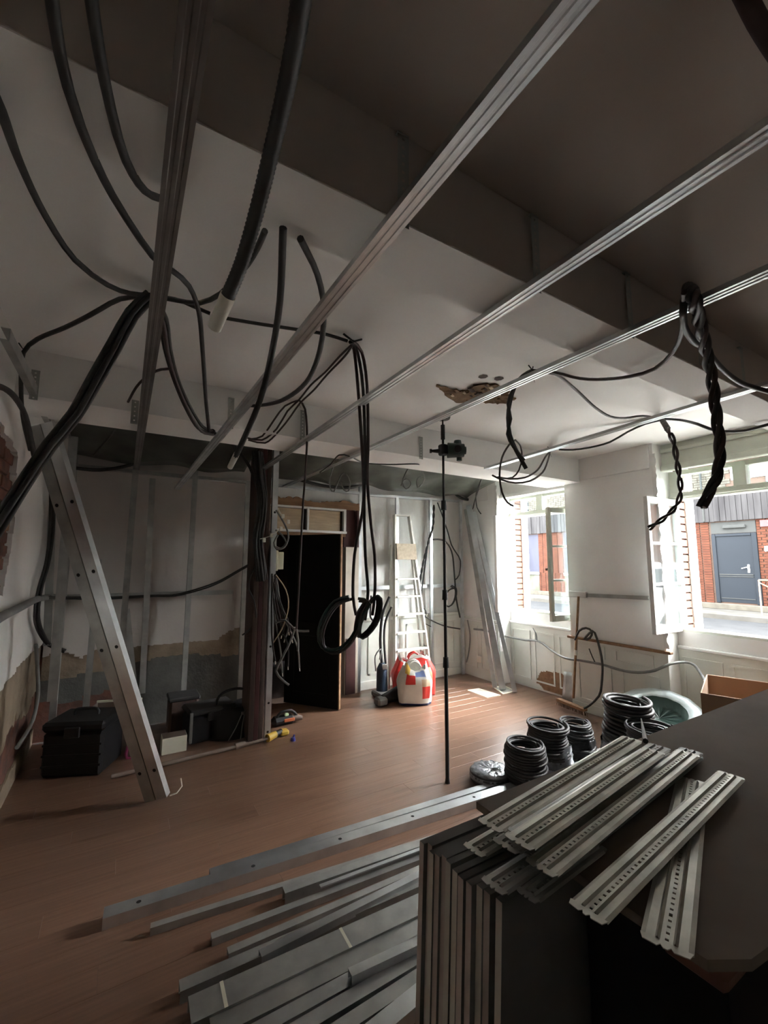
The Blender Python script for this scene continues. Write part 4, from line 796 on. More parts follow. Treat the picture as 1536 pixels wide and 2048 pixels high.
# ---------------------------------------------------------------- stepladder
ld = thing('stepladder', 'folded paint-worn aluminium stepladder leaning against the back wall', 'ladder', (3.05, 4.35, 0))
TL = Vector((2.924,4.57,2.099)); TR = Vector((3.147,4.57,2.099)); BL = Vector((2.797,4.36,0.081)); BR = Vector((3.333,4.36,0.077)); BL.z = BR.z = .02
for a, b in ((BL, TL), (BR, TR)): 
    MB().bar(a, b, .022, .055, (0, -1, 0)).obj('stile', 'alu', ld)
    MB().box(tuple(a-Vector((.02, .03, .02))), tuple(a+Vector((.02, .03, .03))), 0, .004).obj('foot', 'rubber', ld)
for y_px in (1158, 1194, 1230, 1267, 1302, 1343):
    t_ = None
    best = min((abs((1030+(1380-1030)*k/400) - y_px), k/400) for k in range(401))[1]
    # solve the rung height in space: find t on the stile whose view height matches
    def vy(p):
        q = p - Vector((0, 0, 1.5)); return 1024 - 860.43*q.dot(UP)/q.dot(FW)
    ts = min(range(401), key=lambda k: abs(vy(TL.lerp(BL, k/400)) - y_px))/400
    a = TL.lerp(BL, ts); b_ = TR.lerp(BR, ts)
    MB().box((a.x+.008, a.y-.045, a.z-.012), (b_.x-.008, a.y+.035, a.z+.012), 0, .004).obj('step', 'alu', ld)
ts = .29; a = TL.lerp(BL, .175); b_ = TR.lerp(BR, .27); c_ = TR.lerp(BR, .175); e_ = TL.lerp(BL, .27)
MB().prism([(-.5*(b_.x-a.x), -.01), (.5*(b_.x-a.x), -.01), (.5*(b_.x-a.x), .01), (-.5*(b_.x-a.x), .01)], ((a.x+b_.x)/2, e_.y-.035, e_.z), ((a.x+b_.x)/2, a.y-.035, a.z), (0, -1, 0)).obj('platform', 'rust', ld)
MB().bar(TL, TR, .03, .02).obj('top_bar', 'alu', ld)
for dx, tt, bb in ((-.05, (2.867,4.55,1.717), (2.733,4.4,0.081)), (0, (3.183,4.58,1.693), (3.281,4.45,0.242))):
    tt = Vector(tt); bb = Vector(bb); bb.z = max(.01, min(bb.z, .05)); MB().bar(bb, tt, .02, .03, (0, -1, 0)).obj('rear_leg', 'alu', ld)

# ---------------------------------------------------------------- laser pole
px, py = (2.007,2.462)
tp = thing('laser_pole', 'black telescopic pole braced between floor and ceiling carrying a laser level', 'pole', (px, py, 0))
for a, b, r_p in ((.0, .82, .0135), (.82, 1.28, .0115), (1.28, 1.93, .0105), (1.93, 2.44, .009)): MB().cyl((px, py, a), (px, py, b), r_p, n=14).obj('tube_section', 'rubber', tp)
for zc in (.80, 1.27, 1.92): MB().cyl((px, py, zc-.035), (px, py, zc+.035), .021, .018, 14).obj('collar', 'rubber', tp)
MB().cyl((px, py, 0), (px, py, .03), .018, .014, 14).obj('foot', 'rubber', tp)
MB().cyl((px, py, 2.42), (px, py, 2.53), .016, n=12).obj('head_tube', 'rubber', tp); MB().cyl((px, py, 2.52), (px, py, 2.59), .006, n=8).obj('rod', 'rubber', tp)
MB().cyl((px, py, 2.578), (px, py, 2.596), .055, .06, 20).obj('ceiling_pad', 'rubber', tp)
zc = 2.33; rt = Vector((RT.x, RT.y, 0)).normalized(); fw = Vector((FW.x, FW.y, 0)).normalized(); c0 = Vector((px, py, zc))
br = MB().box((px-.03, py-.03, zc-.035), (px+.03, py+.03, zc+.05), 0, .01).cyl(c0-rt*.02, c0-rt*.085, .018, .010, 10).cyl(c0-rt*.085, c0-rt*.10, .016, n=10).obj('bracket', 'rubber', tp)
lv = tag(MB().cyl(c0+rt*.035+Vector((0, 0, .005)), c0+rt*.155+Vector((0, 0, .005)), .058, .05, 18).cyl(c0+rt*.155+Vector((0, 0, .005)), c0+rt*.17+Vector((0, 0, .005)), .03, n=12).cyl(c0+rt*.11+Vector((0, 0, .05)), c0+rt*.11+Vector((0, 0, .08)), .032, .026, 12).cyl(c0+rt*.12-Vector((0, 0, .05)), c0+rt*.12-Vector((0, 0, .075)), .02, n=10).obj('laser_level', 'darkgreen'), 'dark green laser level clamped near the top of the black pole', 'laser level')
MB().cyl(c0+rt*.10-fw*.05, c0+rt*.10-fw*.066, .028, n=12).obj('lens', 'tool_black', lv)

# ---------------------------------------------------------------- galvanised profiles leaning by the first window
for k, (lab, a, b, w, hh, m_) in enumerate((
    ('broad shiny galvanised profile leaning in the corner, window side', (3.98,3.823,0.031), (4.03,4.402,2.273), .072, .045, 'galv'),
    ('narrow galvanised profile leaning behind the broad one, nearest the window', (4.02,3.674,0.061), (4.06,4.338,2.179), .05, .035, 'galv'),
    ('galvanised profile leaning on the wall side of the broad one', (3.96,3.933,0.02), (4.02,4.453,2.223), .05, .035, 'galv_dull'))):
    a = Vector(a); a.z = .004; b = Vector(b); dq = (b-a).normalized(); up_ = Vector((-.75, -.65, 0)); stud(lab, a, b, up=up_, w=w, hh=hh, matn=m_, name='leaning_profile')
# vent frames on the floor
for lab, cs in (('ivory-edged grey vent panel lying flat, the nearer of two', [(3.594,4.016,0.0),(3.763,4.01,0.0),(3.786,3.678,0.0),(3.592,3.687,0.0)]), ('ivory-edged grey vent panel lying flat, beside the window profiles', [(3.954,3.969,0.0),(4.112,3.9,0.0),(4.063,3.692,0.0),(3.838,3.69,0.0)])):
    c = [Vector(p) for p in cs]; ctr = sum(c, Vector())/4; inn = [ctr+(p-ctr)*.82 for p in c]; z = .006
    mb = MB(); o4 = [(p.x, p.y, 0) for p in c] + [(p.x, p.y, z) for p in c] + [(p.x, p.y, z) for p in inn] + [(p.x, p.y, z-.003) for p in inn]
    fs = []
    for i in range(4):
        j = (i+1) % 4; fs += [(i, j, 4+j, 4+i), (4+i, 4+j, 8+j, 8+i), (8+i, 8+j, 12+j, 12+i)]
    o = mb.add(o4, fs).obj('vent_panel', 'paper'); tag(o, lab, 'panel'); MB().add([(p.x, p.y, z-.003) for p in inn], [(0, 1, 2, 3)]).obj('grille', 'mesh_grey', o)
# broom
bt = Vector((4.06,2.819,1.157)); bb = Vector((4.03,2.912,0.133))
bm0 = thing('push_broom', 'wooden push broom leaning on the pier with its head on the floor', 'broom', (bb.x, bb.y, 0))
MB().tube([bb, bb.lerp(bt, .5), bt], .012, 10).obj('handle', 'wood', bm0); MB().cyl(bb.lerp(bt, .42), bb.lerp(bt, .47), .017, n=10).obj('joint_sleeve', 'white_pvc', bm0)
ha = Vector((4.02,3.085,0.059)); hb = Vector((3.96,2.739,0.095)); ha.z = hb.z = .075; MB().bar(ha, hb, .06, .025).obj('head', 'wood', bm0)
r = random.Random(4); mb = MB()
for k in range(90):
    p = ha.lerp(hb, (k % 30+.5)/30) + Vector((r.uniform(-.004, .004), -.02+.02*(k//30), -.012)); mb.tube([p, p+Vector((r.uniform(-.008, .008), r.uniform(-.012, .012), -.045))], .0022, 4, cap=False)
tag(mb.obj('bristles', 'dust', bm0), None, None, kind='stuff')
# shovel
sh = thing('flat_shovel', 'grey steel flat shovel blade standing against the window wainscot', 'shovel', (4.309,3.221,0.0))
s0 = Vector((4.20, 3.03, 0)); vs = []
for i in range(9):
    for j in range(6):
        u = i/8-.5; v = j/5; vs.append((s0.x+.06*v+.03*(1-4*u*u), s0.y+.02+u*.26, .012+v*.30))
o = MB().add(vs, [(i*6+j, (i+1)*6+j, (i+1)*6+j+1, i*6+j+1) for i in range(8) for j in range(5)], 0, True).obj('blade', 'galv_dull', sh); o.modifiers.new('t', 'SOLIDIFY').thickness = .003
MB().tube([(4.275, 3.05, .28), (4.28, 3.05, .46)], .014, 10).obj('socket', 'galv_dull', sh)

# ---------------------------------------------------------------- carrier bags
def bag(name, label, ctr, wx, wy, hgt, yaw, mats_, fn, seed):
    root = thing(name, label, 'bag', (ctr[0], ctr[1], 0)); r = random.Random(seed); n = 36; k = 16; vs = []; fs = []; ms = []
    ph = [r.uniform(0, 6) for _ in range(5)]
    for j in range(k+1):
        v = j/k
        for i in range(n):
            a = 2*PI*i/n; ca, sa = math.cos(a), math.sin(a); e = .55
            x = math.copysign(abs(ca)**e, ca)*wx/2; y = math.copysign(abs(sa)**e, sa)*wy/2
            s = 1 + .10*math.sin(v*2.6) - .30*max(0, v-.6)/.4 + .035*math.sin(5*a+ph[0]+v*4) + .025*math.sin(9*a+ph[1]-v*7)
            z = hgt*v + (.05*math.sin(3*a+ph[2]) + .03*math.sin(7*a+ph[3]))*max(0, v-.75)*3
            vs.append((x*s, y*s, max(z, .003)))
    mb = MB(); cs = Matrix.Translation((ctr[0], ctr[1], 0)) @ Matrix.Rotation(yaw, 4, 'Z'); V = [tuple(cs @ Vector(v)) for v in vs]
    mb.v = V
    for j in range(k):
        for i in range(n):
            q = (j*n+i, j*n+(i+1) % n, (j+1)*n+(i+1) % n, (j+1)*n+i); a = (i+.5)/n*2*PI; mb.f.append(q); mb.m.append(fn(a, (j+.5)/k)); mb.sm.append(True)
    mb.f.append(tuple(range(n-1, -1, -1))); mb.m.append(0); mb.sm.append(False)
    mb.obj('bag_body', mats_, root)
    for sgn in (-1, 1):
        p = [Vector((-.07, sgn*wy*.22, hgt*.96)), Vector((-.05, sgn*wy*.25, hgt*1.06)), Vector((0, sgn*wy*.18, hgt*1.12)), Vector((.05, sgn*wy*.25, hgt*1.06)), Vector((.07, sgn*wy*.22, hgt*.96))]
        MB().tube(spline([cs @ q for q in p], .02), .009, 6).obj('handle', mats_[0], root)
    return root
def fwhite(a, v):
    d = (a - 1.5*PI + PI) % (2*PI) - PI   # angle from the camera-facing side, - left, + right
    if v < .09: return 2
    if -.42 < d < .08 and .55 < v < .82: return 1
    if .10 < d < .95 and .18 < v < .50: return 1
    if .2 < d < .9 and .50 < v < .66: return 5
    if .0 < d < .55 and .72 < v < .92: return 3
    if -.5 < d < -.1 and .84 < v < .97: return 4
    return 0
bag('shopping_bag', 'crumpled white carrier bag with red, blue and yellow patches', (2.80, 3.98), .34, .24, .39, -.5, ['bag_white', 'bag_red', 'bag_navy', 'bag_blue', 'bag_yellow', 'bag_beige'], fwhite, 3)
bag('shopping_bag', 'red carrier bag standing behind the white patterned bag', (2.96, 4.21), .46, .15, .42, -.45, ['bag_red', 'bag_beige', 'bag_white'], lambda a, v: 2 if v > .94 else (1 if .25 < ((a-1.5*PI+PI) % (2*PI)-PI) < .75 and .3 < v < .75 else 0), 5)

# ---------------------------------------------------------------- machine with hoses beside the ladder
mc = thing('hose_machine', 'dark blue upright machine with black hoses beside the stepladder', 'machine', (2.62, 4.35, 0))
mx, my = 2.62, 4.36
MB().cyl((mx, my, .05), (mx, my, .30), .065, .06, 16).cyl((mx, my, .30), (mx, my, .36), .06, .03, 16).obj('body', 'navy', mc)
MB().box((mx-.10, my-.13, .0), (mx+.10, my+.08, .06), 0, .015).obj('base', 'grey_tube', mc)
MB().tube(spline([(mx, my, .34), (mx-.01, my+.02, .62), (mx+.02, my+.02, .9), (mx+.10, my, 1.10)], .05), .017, 10).obj('hose', 'black', mc)
MB().tube(spline([(mx+.05, my, .33), (mx+.04, my+.02, .62), (mx+.06, my+.02, .82), (mx+.13, my, .98)], .05), .014, 10).obj('hose', 'black', mc)
MB().bar((mx+.06, my+.12, 0), (mx+.06, my+.12, 1.12), .04, .02).obj('upright', 'galv_dull', mc)
MB().tube(spline([(mx-.08, my, .28), (mx-.10, my-.02, .45), (mx-.03, my-.03, .52), (mx-.03, my, .40)], .03), .008, 6).obj('cord', 'grey_tube', mc)
MB().box((mx-.03, my-.07, .30), (mx+.03, my-.05, .36), 0, .004).obj('valve', 'chrome', mc)
cy = thing('black_canister', 'black cylinder lying on the floor between machine and shopping bags', 'canister', (2.66, 4.12, 0))
ca_, cb_ = Vector((2.47, 4.10, .05)), Vector((2.74, 4.16, .075)); MB().cyl(ca_, cb_, .045, .075, 18).obj('body', 'tool_black', cy); MB().cyl(cb_, cb_+(cb_-ca_).normalized()*.03, .078, .065, 18).obj('cap', 'maroon', cy); MB().box((2.38, 4.02, .0), (2.50, 4.14, .085), 0, .02).obj('nozzle', 'grey_tube', cy)
tag(MB().box((2.50, 4.665, .62), (2.60, 4.69, .98), 0, .004).obj('wall_plate', 'trim'), 'white vertical plate on the wall between doorway and stepladder', 'plate')
conduit('black cable hooking down over the white wall plate', [(2.62, 4.62, 1.1), (2.60, 4.60, .95), (2.60, 4.6, .85), (2.64, 4.6, .80)], .012, 'black')

# ---------------------------------------------------------------- tools on the left
tk = thing('toolbox', 'black plastic tool trunk standing near the foot of the prop', 'toolbox', (-.16, 4.02, 0))
mt = Matrix.Translation((-.15, 4.02, 0)) @ Matrix.Rotation(-.42, 4, 'Z')
MB().box((-.20, -.16, .0), (.20, .16, .30), 0, .02).xf(mt).obj('body', 'tool_black', tk); MB().box((-.21, -.17, .302), (.21, .17, .37), 0, .02).xf(mt).obj('lid', 'tool_black', tk)
MB().box((-.05, -.185, .27), (.05, -.168, .34), 0, .004).xf(mt).obj('latch', 'rubber', tk); MB().tube(spline([mt @ Vector(p) for p in ((-.08, 0, .37), (-.07, 0, .41), (.07, 0, .41), (.08, 0, .37))], .02), .010, 7).obj('handle', 'rubber', tk)
for k in range(3): MB().box((-.195, -.166, .07+k*.07), (.195, -.158, .085+k*.07), 0, .002).xf(mt).obj('rib', 'tool_black', tk)
ob = thing('open_carton', 'small open white-edged carton behind the black trunk', 'box', (.02, 4.32, 0))
mt = Matrix.Translation((.03, 4.30, 0)) @ Matrix.Rotation(-.3, 4, 'Z')
MB().box((-.17, -.11, .0), (.17, -.10, .33)).box((-.17, .10, 0), (.17, .11, .33)).box((-.17, -.10, 0), (-.16, .10, .33)).box((.16, -.10, 0), (.17, .10, .33)).box((-.16, -.10, 0), (.16, .10, .01)).xf(mt).obj('body', 'rag', ob)
MB().box((-.17, -.115, .33), (.17, -.10, .345)).box((-.17, .10, .33), (.17, .115, .345)).box((.155, -.10, .33), (.17, .10, .345)).xf(mt).obj('rim', 'paper', ob)
tag(MB().tube(spline([(.12, 4.18, .30), (.15, 4.08, .15), (.13, 4.0, .01), (.30, 4.05, .006)], .04), .012, 6).obj('strap', 'pink'), 'magenta strap trailing on the floor beside the black trunk', 'strap')
wb = tag(MB().box((.36, 3.93, 0), (.54, 4.06, .12), 0, .003).obj('white_carton', 'paper'), 'small white carton on the floor right of the prop foot', 'box')
MB().box((.365, 3.935, .1205), (.535, 4.055, .122)).obj('flap', 'rag', wb)
cr = thing('black_toolbox', 'large black toolbox with folded lid against the stripped wall', 'toolbox', (.75, 4.2, 0))
mt = Matrix.Translation((.74, 4.16, 0)) @ Matrix.Rotation(.12, 4, 'Z')
MB().box((-.19, -.13, 0), (.19, .13, .22), 0, .025).xf(mt).obj('body', 'tool_black', cr); MB().box((-.20, -.14, .222), (.20, .14, .27), 0, .02).xf(mt).obj('lid', 'grey_black', cr)
MB().box((-.195, -.145, .02), (-.17, -.13, .26), 0, .004).xf(mt).obj('corner_strip', 'grey_tube', cr); MB().box((-.05, -.15, .17), (.05, -.13, .24), 0, .004).xf(mt).obj('latch', 'rubber', cr)
cr2 = tag(MB().box((.44, 4.34, 0), (.68, 4.56, .29), 0, .02).obj('grey_crate', 'wood_dark'), 'dusty dark crate tucked behind the large black toolbox', 'crate'); MB().box((.43, 4.33, .27), (.69, 4.57, .305), 0, .01).obj('rim', 'grey_black', cr2)
tb = thing('tool_bag', 'slumped black tool bag with hooped handle and loose straps', 'bag', (1.02, 4.15, 0)); r = random.Random(2)
vs = []; n = 20; k = 8
for j in range(k+1):
    v = j/k
    for i in range(n):
        a = 2*PI*i/n; s = (1-.35*v**2)*(1+.08*math.sin(3*a+v*5)); vs.append((.93+.24*s*math.cos(a), 4.10+.14*s*math.sin(a), .24*v*(1+.12*math.sin(2*a))))
MB().add(vs, [(j*n+i, j*n+(i+1) % n, (j+1)*n+(i+1) % n, (j+1)*n+i) for j in range(k) for i in range(n)] + [tuple(range(n-1, -1, -1)), tuple(range(k*n, k*n+n))], 0, True).obj('body', 'tool_black', tb)
MB().tube(spline([(.78, 4.10, .20), (.80, 4.08, .34), (.93, 4.06, .39), (1.06, 4.08, .34), (1.08, 4.10, .20)], .03), .012, 7).obj('handle', 'rubber', tb)
for q in (((.98, 3.98, .20), (.92, 3.94, .10), (.86, 3.93, .01)), ((1.0, 3.98, .20), (1.05, 3.95, .17), (1.12, 3.94, .12)), ((1.0, 3.98, .2), (.97, 3.93, .1), (.96, 3.92, .01))): MB().tube(spline(q, .03), .005, 5).obj('strap', 'grey_tube', tb)
MB().box((.965, 3.955, .19), (1.0, 3.975, .215), 0, .003).obj('buckle', 'chrome', tb)
st = thing('dusty_pole', 'dusty knobbed wooden pole lying on the floor before the toolboxes', 'pole', (0.47,3.728,0.02))
sa, sb = Vector((0.032,3.702,0.018)), Vector((0.91,3.761,0.018)); MB().tube([sa, sa.lerp(sb, .5), sb], .015, 9).obj('shaft', 'rag', st); MB().cyl(sb-Vector((.03, 0, 0)), sb+Vector((.05, .01, .005)), .026, .02, 12).obj('knob', 'rag', st)
dp = Vector((1.393,4.032,0.0))
dt = thing('power_tool', 'black and orange cordless tool lying at the doorway threshold', 'power tool', tuple(dp)); 
MB().box(tuple(dp+Vector((-.12, .0, .0))), tuple(dp+Vector((.10, .12, .075))), 0, .03).obj('body', 'tool_black', dt); MB().box(tuple(dp+Vector((-.02, -.012, .035))), tuple(dp+Vector((.08, .0, .065))), 0, .006).obj('grip', 'tool_red', dt)
MB().box(tuple(dp+Vector((-.005, .02, .076))), tuple(dp+Vector((.03, .05, .105))), 0, .006).obj('button', 'tool_green', dt); MB().cyl(dp+Vector((.09, .06, .04)), dp+Vector((.17, .03, .035)), .035, .018, 12).obj('chuck', 'rag', dt); MB().tube(spline([dp+Vector((-.08, .04, .07)), dp+Vector((-.04, .03, .12)), dp+Vector((.06, .03, .12)), dp+Vector((.12, .05, .06))], .03), .012, 7).obj('guard', 'tool_black', dt)
dp = Vector((1.218,3.77,0.0)); d2 = thing('yellow_drill', 'yellow and black drill lying nearest the doorway upright', 'power tool', tuple(dp))
MB().cyl(dp+Vector((-.08, -.02, .035)), dp+Vector((.0, .02, .04)), .032, .028, 12).obj('motor', 'tool_yellow', d2); MB().cyl(dp+Vector((.0, .02, .04)), dp+Vector((.06, .06, .04)), .022, n=12).obj('vent', 'tool_black', d2); MB().box(tuple(dp+Vector((.05, .03, .0))), tuple(dp+Vector((.13, .10, .05))), 0, .015).obj('battery', 'tool_yellow', d2); MB().cyl(dp+Vector((-.08, -.02, .035)), dp+Vector((-.30, -.02, .02)), .012, n=8).obj('bit', 'rag', d2)
cap_ = tag(MB().cyl((0, 0, 0), (0, 0, .025), .022, .018, 12).cyl((.0, .0, .024), (.012, 0, .045), .008, n=8).obj('blue_cap', 'tool_blue'), 'tiny blue cap alone on the floor by the drill', 'cap'); cap_.location = (1.338,3.686,0.0)

# ---------------------------------------------------------------- cable coils
def coil(name, label, ctr, r0, hgt, rc, turns, m_, seed, wrap=None, cone=0, tilt=(0, 0), tail=None, wrap_h=.6):
    root = thing(name, label, 'cable coil', (ctr[0], ctr[1], 0)); r = random.Random(seed); pts = []; N_ = 26
    layers = 2
    mt = Matrix.Translation((ctr[0], ctr[1], ctr[2] if len(ctr) > 2 else 0)) @ Matrix.Rotation(tilt[0], 4, 'X') @ Matrix.Rotation(tilt[1], 4, 'Y')
    rs = [r0*(1 + cone*(k/turns-.5)) + r.uniform(-.016, .010) for k in range(turns+1)]
    for k in range(turns):
        dz = rc + (hgt-2*rc)*k/(turns-1); tl = .012; ox, oy = .006*math.sin(k*.9), .006*math.cos(k*.7)
        for i in range(N_):
            a = 2*PI*i/N_; rr = rs[k]+(rs[k+1]-rs[k])*i/N_; z = max(rc, dz + (hgt-2*rc)/(turns-1)*i/N_ + tl*math.sin(a)); pts.append(mt @ Vector((ox+rr*math.cos(a), oy+rr*math.sin(a), z)))
    MB().tube(pts, rc, 6).obj('cable', m_, root)
    q = []
    for k in range(max(3, turns//3)):
        rr = r0*.84 - rc; dz = rc + (hgt-2*rc)*k/max(2, turns//3-1)
        for i in range(N_): a = 2*PI*i/N_; q.append(mt @ Vector((rr*math.cos(a), rr*math.sin(a), dz+.01*math.sin(a+k))))
    MB().tube(q, rc, 6).obj('inner_turns', m_, root)
    if wrap:
        vs = []; n = 40; kz = 6
        for j in range(kz+1):
            for i in range(n):
                a = 2*PI*i/n; z = hgt*wrap_h*j/kz*(1+.25*math.sin(2*a+seed)*(j/kz)); s = r0*(1 + cone*(z/hgt-.5)) + rc*1.3 + .008*math.sin(9*a+j) + .006*math.sin(17*a-j*2); vs.append(tuple(mt @ Vector((s*math.cos(a), s*math.sin(a), z+.002))))
        MB().add(vs, [(j*n+i, j*n+(i+1) % n, (j+1)*n+(i+1) % n, (j+1)*n+i) for j in range(kz) for i in range(n)], 0, True).obj('plastic_wrap', wrap, root)
    if tail: MB().tube(spline(tail, .04), rc, 6).obj('tail', m_, root)
    return root
# flat wrapped coil
fc0 = (2.292,2.336,0.05)
fl = thing('wrapped_coil', 'flat coil sealed in silvery film, the nearest and lowest of the coils', 'cable coil', (fc0[0], fc0[1], 0))
fx, fy = fc0[0], fc0[1]; q = []
for k in range(4):
    for i in range(28): a = 2*PI*i/28; q.append((fx+.138*math.cos(a), fy+.138*math.sin(a), .010+.014*(k+i/28)))
MB().tube(q, .009, 6).obj('cable', 'black', fl)
vs = [(fx, fy, .078)]; n = 48
for j, rr in enumerate((.04, .075, .105, .128, .143, .148)):
    for i in range(n): a = 2*PI*i/n; vs.append((fx+rr*math.cos(a), fy+rr*math.sin(a), (.080, .082, .080, .076, .062, .03)[j] + (.0035*math.sin(11*a+j*2)+.003*math.sin(23*a-j))*(j < 5)))
MB().add(vs, [(0, 1+i, 1+(i+1) % n) for i in range(n)] + [(1+j*n+i, 1+(j+1)*n+i, 1+(j+1)*n+(i+1) % n, 1+j*n+(i+1) % n) for j in range(5) for i in range(n)], 0, True).obj('film', 'film', fl)
def cc(p, h): return p
c2 = (2.445,2.161,0.26); c3 = (2.798,2.197,0.28); c4 = (3.028,2.133,0.25); c5 = (3.171,1.85,0.49); c6 = (3.014,1.598,0.41)
coil('conduit_coil', 'tall leaning coil of black conduit right behind the flat wrapped coil', (c2[0], c2[1], 0), .135, .27, .0095, 15, 'grey_black', 3, cone=-.16)
coil('conduit_coil', 'coil of black conduit in torn clear wrapping, second in the row', (c3[0], c3[1]+.06, 0), .145, .30, .0095, 16, 'grey_black', 4, wrap='film', cone=-.12, wrap_h=.5)
coil('conduit_coil', 'small dark coil half hidden behind the wrapped coil', (c4[0]+.10, c4[1]+.12, 0), .12, .26, .009, 13, 'black', 5, wrap='rubber', cone=-.1, wrap_h=.55)
coil('conduit_coil', 'large upper coil of thick grey-black conduit wrapped in plastic below', (c5[0], c5[1], 0), .165, .52, .013, 20, 'grey_black', 6, wrap='film', cone=-.22, wrap_h=.6)
coil('cable_coil', 'loose tangled coil of thin glossy cable beside the large coil', (c6[0], c6[1], 0), .155, .44, .0065, 38, 'black', 7, cone=.1)
# foil reel standing tilted behind
rx, ry, rz = (3.831,1.982,0.27)
rl = thing('foil_coil', 'large coil in shiny silver foil tilted behind the large conduit coil', 'cable coil', (rx, ry, 0))
mt = Matrix.Translation((rx, ry, rz)) @ Matrix.Rotation(math.radians(-17), 4, 'Y') @ Matrix.Rotation(math.radians(8), 4, 'X')
vs = []; n = 48; prof = ((.001, -.03), (.17, -.03), (.20, .04), (.25, .062), (.30, .05), (.335, .0), (.30, -.055), (.001, -.06)); k = len(prof)
for i in range(n):
    a = 2*PI*i/n
    for rr, zz in prof: vs.append(tuple(mt @ Vector((rr*math.cos(a), rr*math.sin(a), zz*(1+.06*math.sin(13*a))))))
fs = [(i*k+j, ((i+1) % n)*k+j, ((i+1) % n)*k+(j+1) % k, i*k+(j+1) % k) for i in range(n) for j in range(k)]
mb = MB(); mb.v = vs; mb.f = fs; mb.m = [1 if (q % k) in (0, 1) else 0 for q in range(len(fs))]; mb.sm = [True]*len(fs); mb.obj('foil_wrap', ['foil', 'darkgreen'], rl)
# ---------------------------------------------------------------- carton by the window wall
A_ = Vector((3.33, 1.45, 0)); mt = Matrix.Translation(A_) @ Matrix.Rotation(math.atan2(.225, .65), 4, 'Z'); L_, W_, H_ = .62, .46, .65
bx = thing('cardboard_box', 'large open brown cardboard box with rusty contents by the window wall', 'box', tuple(A_))
MB().box((0, 0, 0), (L_, -.006, H_)).box((0, -W_, 0), (L_, -W_+.006, H_)).box((0, -W_, 0), (.006, 0, H_)).box((L_-.006, -W_, 0), (L_, 0, H_)).box((.006, -W_, 0), (L_, 0, .006)).xf(mt).obj('body', 'cardboard', bx)
vs = []; r = random.Random(6)
for i in range(15):
    for j in range(11): vs.append(tuple(mt @ Vector((.008+(L_-.016)*i/14, -.008-(W_-.016)*j/10, H_-.24+r.uniform(-.03, .03)))))
MB().add(vs, [(i*11+j, (i+1)*11+j, (i+1)*11+j+1, i*11+j+1) for i in range(14) for j in range(10)]).obj('contents', 'cardboard_in', bx)
tag(MB().tube(spline([(4.783,2.092,0.311),(4.705,2.088,0.26),(4.625,2.081,0.234)], .03), .006, 6).obj('cable_stub', 'black'), 'bent black cable stub by the corner of the cardboard box', 'cable')

# ---------------------------------------------------------------- profiles lying on the floor
prof_spec = [
 ('pale galvanised profile lying furthest from the stack of boards', (0.453,2.337,0.0), (2.971,2.203,0.0), .05, .035, 'galv', 0, 3.2, 'C', ()),
 ('long drilled galvanised profile reaching furthest left on the floor', (0.028,2.294,0.0), (2.841,2.11,0.0), .07, .045, 'galv', 0, 3.2, 'C', (.04, .19, .33, .47, .61, .75)),
 ('thin profile pressed against the long drilled one', (0.194,2.143,0.0), (1.453,2.015,0.0), .03, .03, 'galv_dull', 0, 3.0, 'U', ()),
 ('profile with the bare patch of floor beyond its end', (0.71,2.023,0.0), (1.423,1.973,0.0), .045, .05, 'galv_dull', 0, 2.8, 'C', ()),
 ('narrow channel, first of the dark cluster after the floor gap', (0.398,1.967,0.0), (1.381,1.916,0.0), .034, .028, 'galv_dull', 0, 3.0, 'U', ()),
 ('narrow channel, lying second in the dark cluster', (0.44,1.866,0.0), (1.336,1.853,-0.0), .034, .028, 'galv_dull', 0, 3.0, 'U', ()),
 ('channel tilted over the dark cluster with a cut end', (0.531,1.752,0.03), (1.286,1.784,0.03), .036, .028, 'galv', .032, 2.8, 'U', ()),
 ('paired channel at the edge of the wide pale profile', (0.265,1.795,0.0), (1.269,1.766,0.0), .05, .04, 'galv_dull', 0, 3.0, 'C', ()),
 ('wide flat pale profile with two tape bands', (0.282,1.68,0.02), (1.182,1.653,0.02), .10, .048, 'galv_dull', .0, 3.0, 'U', ()),
 ('wide dull profile lying next to the banded one', (0.334,1.604,0.0), (1.119,1.576,0.0), .09, .04, 'galv_dull', 0, 3.0, 'U', ()),
 ('profile with a bright edge in the near part of the pile', (0.437,1.517,0.0), (1.067,1.514,0.0), .05, .04, 'galv', 0, 3.0, 'C', ()),
 ('cut channel ending short beside the stack of boards', (0.776,1.502,0.04), (1.041,1.484,0.04), .036, .03, 'galv', .042, 2.6, 'U', ()),
 ('profile second nearest the near corner of the pile', (0.511,1.449,0.0), (1.018,1.455,0.0), .05, .045, 'galv', 0, 3.0, 'C', ()),
 ('profile lying under the lowest corner of the board stack', (0.616,1.385,0.0), (0.969,1.398,0.0), .05, .04, 'galv_dull', 0, 3.0, 'C', ()),
 ('nearest profile of the floor pile, close to the board stack', (0.717,1.316,0.0), (0.919,1.34,0.0), .06, .045, 'galv', 0, 3.0, 'C', ()),
 ('perforated bead lying along the top of the long drilled profile', (0.854,1.955,0.05), (1.391,1.929,0.05), .02, .006, 'galv', .05, 2.4, 'U', ()),
]
